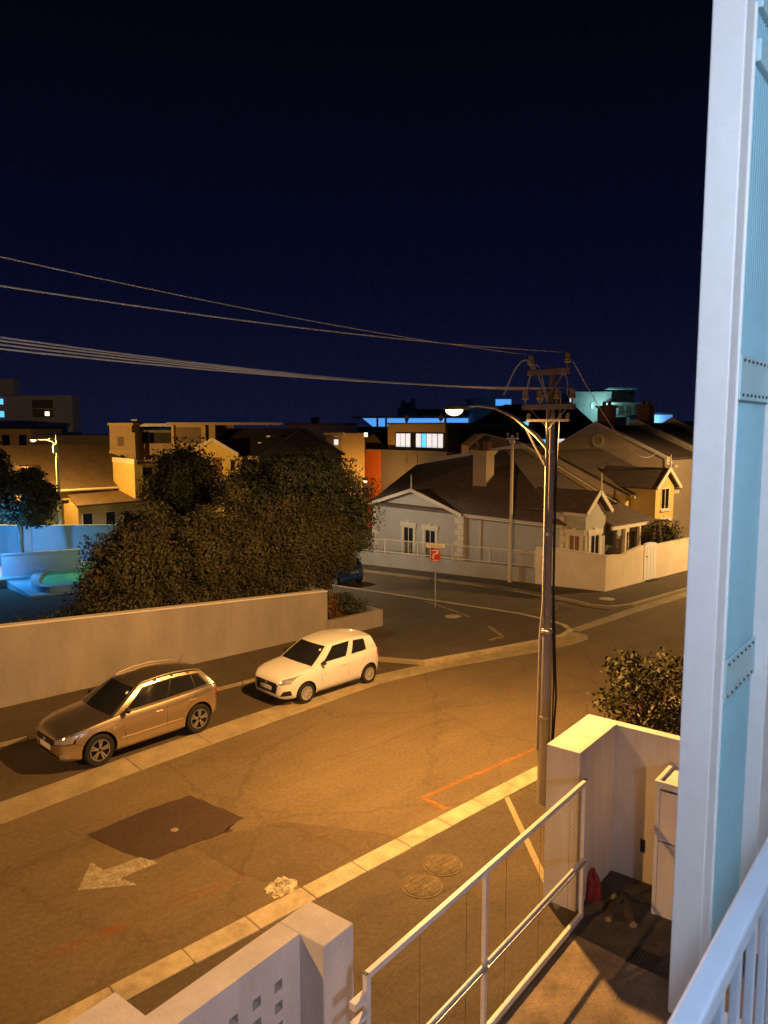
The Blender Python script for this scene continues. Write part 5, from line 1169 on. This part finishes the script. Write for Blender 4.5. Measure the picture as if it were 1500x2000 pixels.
# green lit flats on the right
f = Far('green_lit_flats', 'modern flats with green-lit wall and stacked balconies on the right skyline', 1190, 110)
f.wall(1118, 1195, 765, 'white_far', 10); f.box('roof_slab', 1190, 1246, 757, 760, 'white_far', -2, 10); f.wall(1195, 1240, 788, 'grey_wall', 9, .5, 'balcony_wall'); f.box('upper_floor', 1196, 1238, 760.5, 788, 'grey_wall', 1.5, 9)
f.box('balcony_slab', 1188, 1268, 786, 790, 'white_far', -2, .4); f.box('lower_floor', 1200, 1252, 792, 810, 'white_far', .2, 8); f.box('balcony_slab', 1188, 1262, 811, 814, 'white_far', -2, .2)
for u in (1208, 1222, 1236): f.pane(u, u + 10, 793, 808, 'blind', .1, 'white_far')
f.pane(1113, 1118, 770, 785, 'glow_white', -.3, 'white_far'); f.pane(1155, 1158, 788, 798, 'glow_green', -.1, 'white_far'); f.pane(1224, 1238, 765, 774, 'blind', 1.3, 'white_far')
gl = f.P(1186, 796, -2.2); fl = MB().box(gl[0] - .15, gl[0] + .15, gl[1] - .1, gl[1] + .1, gl[2] - .1, gl[2] + .1).build('flood_lamp', 'glow_green', f.t); lamp('green_flood_light', (gl[0] - .3, gl[1] - .3, gl[2] + .2), 110, (0.45, 1.0, 0.8), .2, f.t)
f = Far('blue_lit_house', 'small house with blue-lit wall low on the right skyline', 1290, 95)
f.wall(1264, 1314, 810, 'white_far', 8); f.box('roof_slab', 1260, 1318, 806, 810, 'roof_dark', -.6, 8.3)
bl = f.P(1275, 816, -1.5); MB().box(bl[0] - .1, bl[0] + .1, bl[1] - .1, bl[1] + .1, bl[2] - .1, bl[2] + .1).build('wall_lamp', 'lamp_pool', f.t); lamp('blue_wall_light', (bl[0], bl[1] - .3, bl[2] - .2), 260, (0.15, 0.45, 1.0), .2, f.t)
# ================================================================== cottages on the left round the other street lamp
h = House('brown_roof_cottage', 'long cottage with orange-lit brown roof round the left street lamp', 'house', (23, 62, -2.4))
YE = 59.0
e0, e1 = gy(110, 965, YE), gy(262, 943, YE); ez = (e0.z + e1.z) / 2
xl, xr = gy(20, 965, YE).x, e1.x + .2; rz = gy(150, 868, YE + 7.5).z
h.part('wall', MB().box(xl + .2, xr - .3, YE + .4, YE + 14, -4, ez), 'tan_wall')
b = MB(); b.slab([(xl, YE, ez), (xr, YE, ez), (xr + 1.5, YE + 7.5, rz), (xl, YE + 7.5, rz)], .12); b.slab([(xl, YE + 15, ez), (xl, YE + 7.5, rz), (xr + 1.5, YE + 7.5, rz), (xr + .5, YE + 15, ez)], .12); h.part('roof', b, 'roof_tan')
h.part('verge', MB().bar((xr + .05, YE - .05, ez + .05), (xr + 1.55, YE + 7.5, rz + .05), .25, .16), 'roof_dark'); h.part('gutter', MB().tube([(xl, YE - .05, ez - .03), (xr, YE - .05, ez - .03)], .09, 8), 'trim_cream')
yw = YE - 2.0; w = [gy(u, v, yw) for u, v in ((28, 935), (43, 912), (67, 913), (84, 940))]
h.part('wing', MB().prismY([(w[0].x, -4), (w[3].x, -4)] + [(p.x, p.z - .1) for p in w[::-1]], yw, yw + 4), 'tan_wall')
b = MB()
for p, q in zip(w[:-1], w[1:]): b.slab([(p.x, yw - .2, p.z), (q.x, yw - .2, q.z), (q.x, yw + 4.5, q.z), (p.x, yw + 4.5, p.z)], .1)
h.part('wing_roof', b, 'roof_tan')
y1, y2 = YE - .1, YE - 3.6
p0, p1, p2, p3 = gy(133, 972, y1), gy(263, 950, y1), gy(322, 968, y2), gy(150, 996, y2); za, zb = (p0.z + p1.z) / 2, (p2.z + p3.z) / 2
h.part('lean_to_roof', MB().slab([(p3.x, y2, zb), (p2.x, y2, zb + .1), (p1.x, y1, za + .05), (p0.x, y1, za - .05)], .1), 'roof_tan')
h.part('lean_to_wall', MB().box(p3.x + .2, p2.x - .4, y2 + .3, y1, -4, zb - .05), 'tan_wall')
for u0 in (160, 205, 240): q0 = gy(u0, 1000, y2 + .3); h.window('Y', y2 + .3, q0.x, q0.x + .8, zb - 1.9, zb - .6, 'dark_glass', 'trim_cream', None, 0)
q0, q1 = gy(84, 1000, y2 - .6), gy(124, 978, y2 - .6)
h.part('porch', MB().box(q0.x, q1.x, y2 - .6, y2 + 1.5, -4, gy(100, 985, y2 - .6).z), 'tan_wall'); h.part('porch_roof', MB().box(q0.x - .2, q1.x + .3, y2 - .8, y2 + 1.6, gy(100, 985, y2 - .6).z + .002, gy(100, 978, y2 - .6).z), 'roof_tan')
h = House('yellow_block_house', 'plain yellow flat-roofed block with a dark window left of the small tree', 'house', (27, 57, -2.2))
YB = 56.0
q0, q1 = gy(262, 900, YB), gy(330, 905, YB)
h.part('wall', MB().box(q0.x, q0.x + 4.2, YB, YB + 4, -4, q0.z - .25), 'house_yellow'); h.part('parapet', MB().box(q0.x - .05, q0.x + .18, YB - .1, YB + 4, q0.z - .248, q0.z + .15), 'trim_cream'); h.part('roof_rail', MB().box(q0.x + .2, q0.x + 4.1, YB - .05, YB, q0.z + .0, q0.z + .05), 'trim_cream')
w0, w1 = gy(277, 912, YB), gy(300, 930, YB); h.window('Y', YB, w0.x, w1.x, w1.z, w0.z, 'dark_glass', 'grey_wall', None, 0)
p = dep(112, 900, 53)
q = dep(70, 858, 53)
LL = street_lamp('glowing street lamp with a pale pole among the cottages at the left', p.x, p.y, q.x - p.x, q.y - p.y, dep(112, 861, 53).z - ground(p.y) - .1, 2500, 1.25, col=(1.0, 0.52, 0.12), lightz=.22, spot=None)
street_lamp('unseen street lamp down the side street behind the round tree', 24.0, 34.8, 1, -.2, 6.0, 620, .6, col=(1.0, 0.80, 0.54), lightz=.2, spot=R(168))  # hidden by the tree; warm colour and power set to lift the corner house
street_lamp('unseen added street lamp behind the big round tree in the next street', 44.5, 53.6, .3, -1, 4.7, 560, 1.0, lightz=.2, spot=None)  # added lamp, hidden by the tree, brightens the orange wall and modern house
lt = LL
hh = dep(112, 858, 53).z - ground(p.y) - .08
MB().lathe([(.05, hh - 1.2), (.05, hh + .2), (.02, hh + .3)], 10).build('mast', 'trim_cream', lt); MB().box(-.5, .5, -.03, .03, hh, hh + .06).build('crossarm', 'galv', lt); MB().lathe([(.16, hh - .9), (.16, hh - .4), (.05, hh - .35)], 12, 'z', (-.15, -.1, 0)).build('transformer', 'sign_white', lt)
MB().lathe([(.13, -.3), (.12, hh - 1.2)], 14).build('pole_sleeve', 'trim_cream', lt, smooth=40)
# ================================================================== pool garden
PZ = -1.35
b = MB(); pts = [gz(u, v, PZ) for u, v in ((-60, 1140), (10, 1132), (60, 1164), (100, 1160), (260, 1140), (260, 1082), (-60, 1080))]
b.prism([(p.x, p.y) for p in pts], PZ - .6, PZ); struct(b.build('pool_deck', 'pool_white_bluelit'))
rim = [gz(u, v, PZ) for u, v in ((90, 1158), (66, 1152), (60, 1140), (68, 1128), (85, 1119), (105, 1113), (135, 1107), (175, 1104), (230, 1110), (240, 1130), (200, 1148), (140, 1153))]
cen = sum(rim, Vector()) / len(rim); t = thing('swimming_pool', 'green swimming pool with pale curved rim behind the hedge', 'pool', (cen.x, cen.y, PZ))
def smooth_ring(pts, n=5):
    o = []; m = len(pts)
    for i in range(m):
        p0, p1, p2, p3 = pts[i - 1], pts[i], pts[(i + 1) % m], pts[(i + 2) % m]
        for k in range(n):
            s = k / n; o.append(.5 * ((2 * p1) + (p2 - p0) * s + (2 * p0 - 5 * p1 + 4 * p2 - p3) * s * s + (3 * p1 - p0 - 3 * p2 + p3) * s ** 3))
    return o
ring = smooth_ring([p - cen for p in rim]); m = len(ring); inner = [p * (1 - .55 / max(.6, p.length)) for p in ring]
b = MB(); b.add([(p.x, p.y, .32) for p in ring] + [(p.x, p.y, .32) for p in inner] + [(p.x, p.y, 0.002) for p in ring] + [(p.x, p.y, .02) for p in inner], [(i, (i + 1) % m, m + (i + 1) % m, m + i) for i in range(m)] + [(i, (i + 1) % m, 2 * m + (i + 1) % m, 2 * m + i) for i in range(m)] + [(m + i, m + (i + 1) % m, 3 * m + (i + 1) % m, 3 * m + i) for i in range(m)])
b.build('rim', 'pool_white_bluelit', t); b = MB(); b.add([(p.x * .995, p.y * .995, .17) for p in inner], [tuple(range(m))]); b.build('water', 'pool_green', t)
def gwall(name, label, pts, z, thick=.2):
    """wall through pixel points of its base; z: top height"""
    W_ = [gz(u, v, PZ) for u, v in pts]; h = House(name, label, 'wall', W_[0])
    for a, c in zip(W_[:-1], W_[1:]):
        d = (c - a).normalized(); n = Vector((-d.y, d.x, 0)); n = n if n.y > 0 else -n
        h.part('wall', MB().prism([(p.x, p.y) for p in (a, c, c + n * thick, a + n * thick)], PZ - .3, z), 'pool_white_bluelit'); h.part('coping', MB().prism([(p.x, p.y) for p in (a - n * .04 , c - n * .04, c + n * (thick + .04), a + n * (thick + .04))], z + .002, z + .09), 'pool_white_bluelit')
    return h
zt1 = dep(55, 1082, dep(55, 1126, 1).y * 0 + (lambda p: p.x * math.sin(TH) + p.y * math.cos(TH))(gz(55, 1124, PZ))).z
gwall('pool_low_wall', 'low blue-lit wall round the pool terrace', [(4, 1128), (57, 1124), (160, 1116)], zt1)
dpt = (lambda p: p.x * math.sin(TH) + p.y * math.cos(TH))(gz(40, 1100, PZ)); zt2 = dep(40, 1029, dpt).z
h = gwall('pool_back_wall', 'taller blue-lit wall with corner pipe behind the pool', [(-70, 1096), (42, 1100), (230, 1098)], zt2)
pb = gz(42, 1101, PZ); h.part('pipe', MB().tube([(pb.x, pb.y - .15, PZ), (pb.x, pb.y - .15, zt2 + 1.0)], .16, 8), 'pool_white_bluelit'); pb = gz(52, 1101, PZ); h.part('pillar', MB().box(pb.x - .1, pb.x + .35, pb.y - .1, pb.y + .3, PZ, zt2 + .9), 'pool_white_bluelit')
p = dep(-60, 1020, 43.5)
t = thing('garden_lamp', 'blue garden floodlight on a post at the pool, outside the frame', 'lamp', (p.x, p.y, PZ))
MB().lathe([(.05, 0), (.04, 3.4)], 10).build('post', 'galv', t); MB().box(-.15, .15, -.06, .06, 3.4, 3.62).build('floodlight', 'lamp_pool', t); lamp('pool_light', (.1, .25, 3.3), 620, (0.10, 0.48, 1.0), .15, t)
# ================================================================== trees and shrubs
def leaves_mesh(name, C, N, size, rng, mat, aspect=2.0):
    """C: (n,3) leaf centres, N: outward hint"""
    n = len(C); a = rng.normal(size=(n, 3)) + N * 1.6; a /= np.linalg.norm(a, axis=1)[:, None]
    u = np.cross(a, rng.normal(size=(n, 3))); u /= np.linalg.norm(u, axis=1)[:, None]; w = np.cross(a, u)
    s = size * rng.uniform(.6, 1.35, size=(n, 1)); L2 = u * s * aspect * .5; W2 = w * s * .5; fold = a * s * .18
    V = np.stack([C - L2, C + W2 - fold * .0 + fold, C + L2, C - W2 + fold], 1).reshape(-1, 3)
    me = bpy.data.meshes.new(name); me.vertices.add(4 * n); me.vertices.foreach_set('co', V.astype(np.float32).ravel())
    i = np.arange(n) * 4; F = np.stack([i, i + 1, i + 2, i, i + 2, i + 3], 1).reshape(-1)
    me.loops.add(6 * n); me.loops.foreach_set('vertex_index', F.astype(np.int32)); me.polygons.add(2 * n)
    me.polygons.foreach_set('loop_start', (np.arange(2 * n) * 3).astype(np.int32)); me.update(calc_edges=True); me.validate(); me.materials.append(MATS[mat]); return me
def crown_points(rng, cx, cy, cz, rx, ry, rz, nclump, nleaf, spread, bottom=-1.0, shell=.55):
    cs = []
    while len(cs) < nclump:
        d = rng.normal(size=3); d /= np.linalg.norm(d); r = rng.uniform(shell, 1.0) ** .6
        if d[2] * r < bottom: continue
        wob = 1 + .14 * math.sin(3 * d[0] * 2 + cx) + .12 * math.sin(5 * d[1] + cz)
        cs.append((cx + d[0] * r * rx * wob, cy + d[1] * r * ry * wob, cz + d[2] * r * rz * wob))
    cs = np.array(cs); idx = rng.integers(0, nclump, nleaf); sp = rng.uniform(.6, 1.4, nclump)[idx] * spread
    P = cs[idx] + np.clip(rng.normal(size=(nleaf, 3)), -1.5, 1.5) * sp[:, None] * np.array([1, 1, .75]); N = P - cs[idx]; ln = np.linalg.norm(N, axis=1)[:, None] + 1e-6; return cs, P, N / ln
def tree(name, label, cat, base, crown, nclump, nleaf, leaf, mat, trunk_r, seed, group=None, limbs=6, spread=.34, bottom=-.9, stems=1, shell=.55, aspect=2.0):
    rng = np.random.default_rng(seed); rnd = random.Random(seed); base = Vector(base); t = thing(name, label, cat, base, 0, group)
    cx, cy, cz, rx, ry, rz = crown; b = MB()
    cs, P, N = crown_points(rng, cx, cy, cz, rx, ry, rz, nclump, nleaf, spread, bottom, shell)
    for s in range(stems):
        ox, oy = (rnd.uniform(-.4, .4) * rx, rnd.uniform(-.3, .3) * ry) if stems > 1 else (0, 0)
        top = Vector((cx + ox * .6, cy + oy * .6, cz - rz * .15)); bs = Vector((ox * .5, oy * .5, -.15))
        mid = bs.lerp(top, .5) + Vector((rnd.uniform(-.15, .15), rnd.uniform(-.15, .15), 0))
        b.tube([bs, bs.lerp(mid, .5) + Vector((rnd.uniform(-.06, .06), rnd.uniform(-.06, .06), 0)), mid, top], [trunk_r * 1.15, trunk_r, trunk_r * .8, trunk_r * .45], 8)
        for k in range(limbs):
            e = Vector(cs[rnd.randrange(nclump)]); st = mid.lerp(top, rnd.uniform(0, .9)); md = st.lerp(e, .5) + Vector((rnd.uniform(-.2, .2), rnd.uniform(-.2, .2), rnd.uniform(0, .3)))
            b.tube([st, md, e], [trunk_r * .42, trunk_r * .28, trunk_r * .1], 6)
    b.build('trunk', 'bark', t, smooth='all')
    me = leaves_mesh('crown', P, N, leaf, rng, mat, aspect); o = bpy.data.objects.new('crown', me); COL.objects.link(o); o.parent = t
    return t
# hedge trees behind the long wall
hx = [(9.75, 4.5), (10.8, 5.15), (12.4, 4.95), (14.1, 5.2), (15.8, 4.75), (17.1, 4.3), (18.05, 3.75)]
hl = ['leftmost leafy hedge tree behind the long white wall', 'second hedge tree from the left behind the white wall', 'third hedge tree from the left behind the white wall', 'middle hedge tree behind the long white wall with bare stems', 'hedge tree behind the white wall above the white hatchback', 'hedge tree behind the right end of the long white wall', 'lowest hedge tree at the end of the white wall']
for i, ((x, hh), lab) in enumerate(zip(hx, hl)):
    y = 23.5 + .25 * (i % 2); g = ground(y); top = hh - g
    tree('hedge_tree', lab, 'tree', (x, y, g), (0, 0, top * .56, 1.05 if i == 0 else (.95 if i == 6 else 1.2), 1.0, top * .46), 85, 32000, .056, 'leaf_hedge', .07, 20 + i, 'hedge trees behind the long wall', 7, .30, 0.30 if i == 6 else (-.25 if i == 5 else -.70), 3, .3)
tree('round_tree', 'big round dark tree rising behind the hedge beside the side street', 'tree', (19.15, 26.4, ground(26.4)), (0, 0, 4.8, 2.6, 2.7, 2.25), 130, 80000, .066, 'leaf_tree', .17, 41, None, 16, .42, -.80, 1, .5)
tree('dark_tree', 'smaller dark tree with pale tips in front of the yellow gable', 'tree', (16.7, 32.2, ground(32.2)), (0, 0, 5.6, 1.25, 1.2, 1.65), 110, 20000, .085, 'leaf_tree', .12, 42, None, 9, .34, -.9, 1, .5)
p = dep(42, 965, 47)
tree('shade_tree', 'black leafy tree at the left edge beyond the pool wall', 'tree', (p.x, p.y, ground(p.y)), (0, 0, p.z - ground(p.y) - .2, 1.9, 1.7, 1.5), 90, 12000, .13, 'leaf_tree', .12, 43, None, 8, .36, -.9, 1, .5)
p = dep(-45, 930, 44)
tree('shade_tree', 'tall dark tree cut by the left edge of the picture', 'tree', (p.x, p.y, ground(p.y)), (0, 0, p.z - ground(p.y), 1.6, 1.5, 2.2), 80, 9000, .13, 'leaf_tree', .12, 44, None, 8, .36, -.9, 1, .5)
# shrubs in the shade between wall and pool
for i, (x, y, r, lab) in enumerate(((4.8, 24.2, 1.1, 'dark shrub behind the long wall at the left edge'), (6.6, 24.6, 1.2, 'dark shrub behind the long wall under the pool'), (8.0, 24.2, 1.1, 'dark shrub behind the long wall beside the hedge'))):
    tree('garden_shrub', lab, 'shrub', (x, y, ground(y)), (0, 0, 1.0, r, r * .9, 1.0), 60, 9000, .075, 'leaf_tree', .05, 60 + i, 'shrubs behind the long wall', 5, .28, -.9, 3, .3)
tree('rust_shrub', 'rust red shrub in the planter at the end of the white wall', 'shrub', (17.45, 22.7, .42), (0, 0, .36, .48, .45, .46), 40, 4500, .06, 'leaf_red', .03, 71, None, 5, .16, -.95, 4, .3)
tree('planter_shrub', 'low dark green shrub in the planter beside the rust red one', 'shrub', (18.6, 23.0, .42), (0, 0, .25, .62, .8, .38), 40, 4500, .06, 'leaf_tree', .03, 72, None, 5, .16, -.95, 4, .3)
p = dep(1268, 1352, 15.2)
tree('street_bush', 'loose leafy bush behind the tall white gate wall', 'shrub', (p.x, p.y, .09), (0, 0, p.z - .35, 1.0, .95, 1.25), 60, 4200, .062, 'leaf_bush', .05, 81, None, 14, .20, -.95, 4, .35, 1.8)
p = gy(1292, 1045, 20.1)
tree('garden_bush', 'rounded bush in front of the yellow house behind the boundary wall', 'shrub', (p.x, 20.1, .05), (0, 0, 1.6, 1.0, .7, 1.1), 50, 5000, .08, 'leaf_bush', .05, 82, None, 6, .22, -.95, 3, .35)
# drooping palm beside the yellow house
p = gy(1285, 1010, 20.4); t = thing('palm', 'small drooping palm in front of the yellow house bay', 'palm', (p.x, 20.4, .05))
MB().tube([(0, 0, -.1), (.05, 0, 1.3), (.0, .05, 2.6)], [.14, .11, .10], 10).build('trunk', 'bark', t, smooth='all')
rr = random.Random(9)
for i in range(13):
    a = 2 * math.pi * i / 13 + rr.uniform(-.2, .2); ln = rr.uniform(1.2, 1.7); b = MB()
    pts = [Vector((math.cos(a) * ln * s, math.sin(a) * ln * s, 2.6 + .75 * s - 1.5 * s * s)) for s in [k / 8 for k in range(9)]]
    b.tube(pts, [.02 - .0018 * k for k in range(9)], 5)
    side = Vector((-math.sin(a), math.cos(a), 0))
    for k in range(1, 9):
        for sg in (-1, 1):
            for m_ in (0, .5):
                q = pts[k].lerp(pts[max(0, k - 1)], m_); tip = q + side * sg * .30 * (1 - k / 14) + Vector((0, 0, -.16)) + (pts[k] - pts[k - 1]) * .8
                d = (pts[k] - pts[k - 1]).normalized() * .022; b.add([q - d, q + d, tip], [(0, 1, 2)])
    b.build('frond', 'leaf_palm', t)
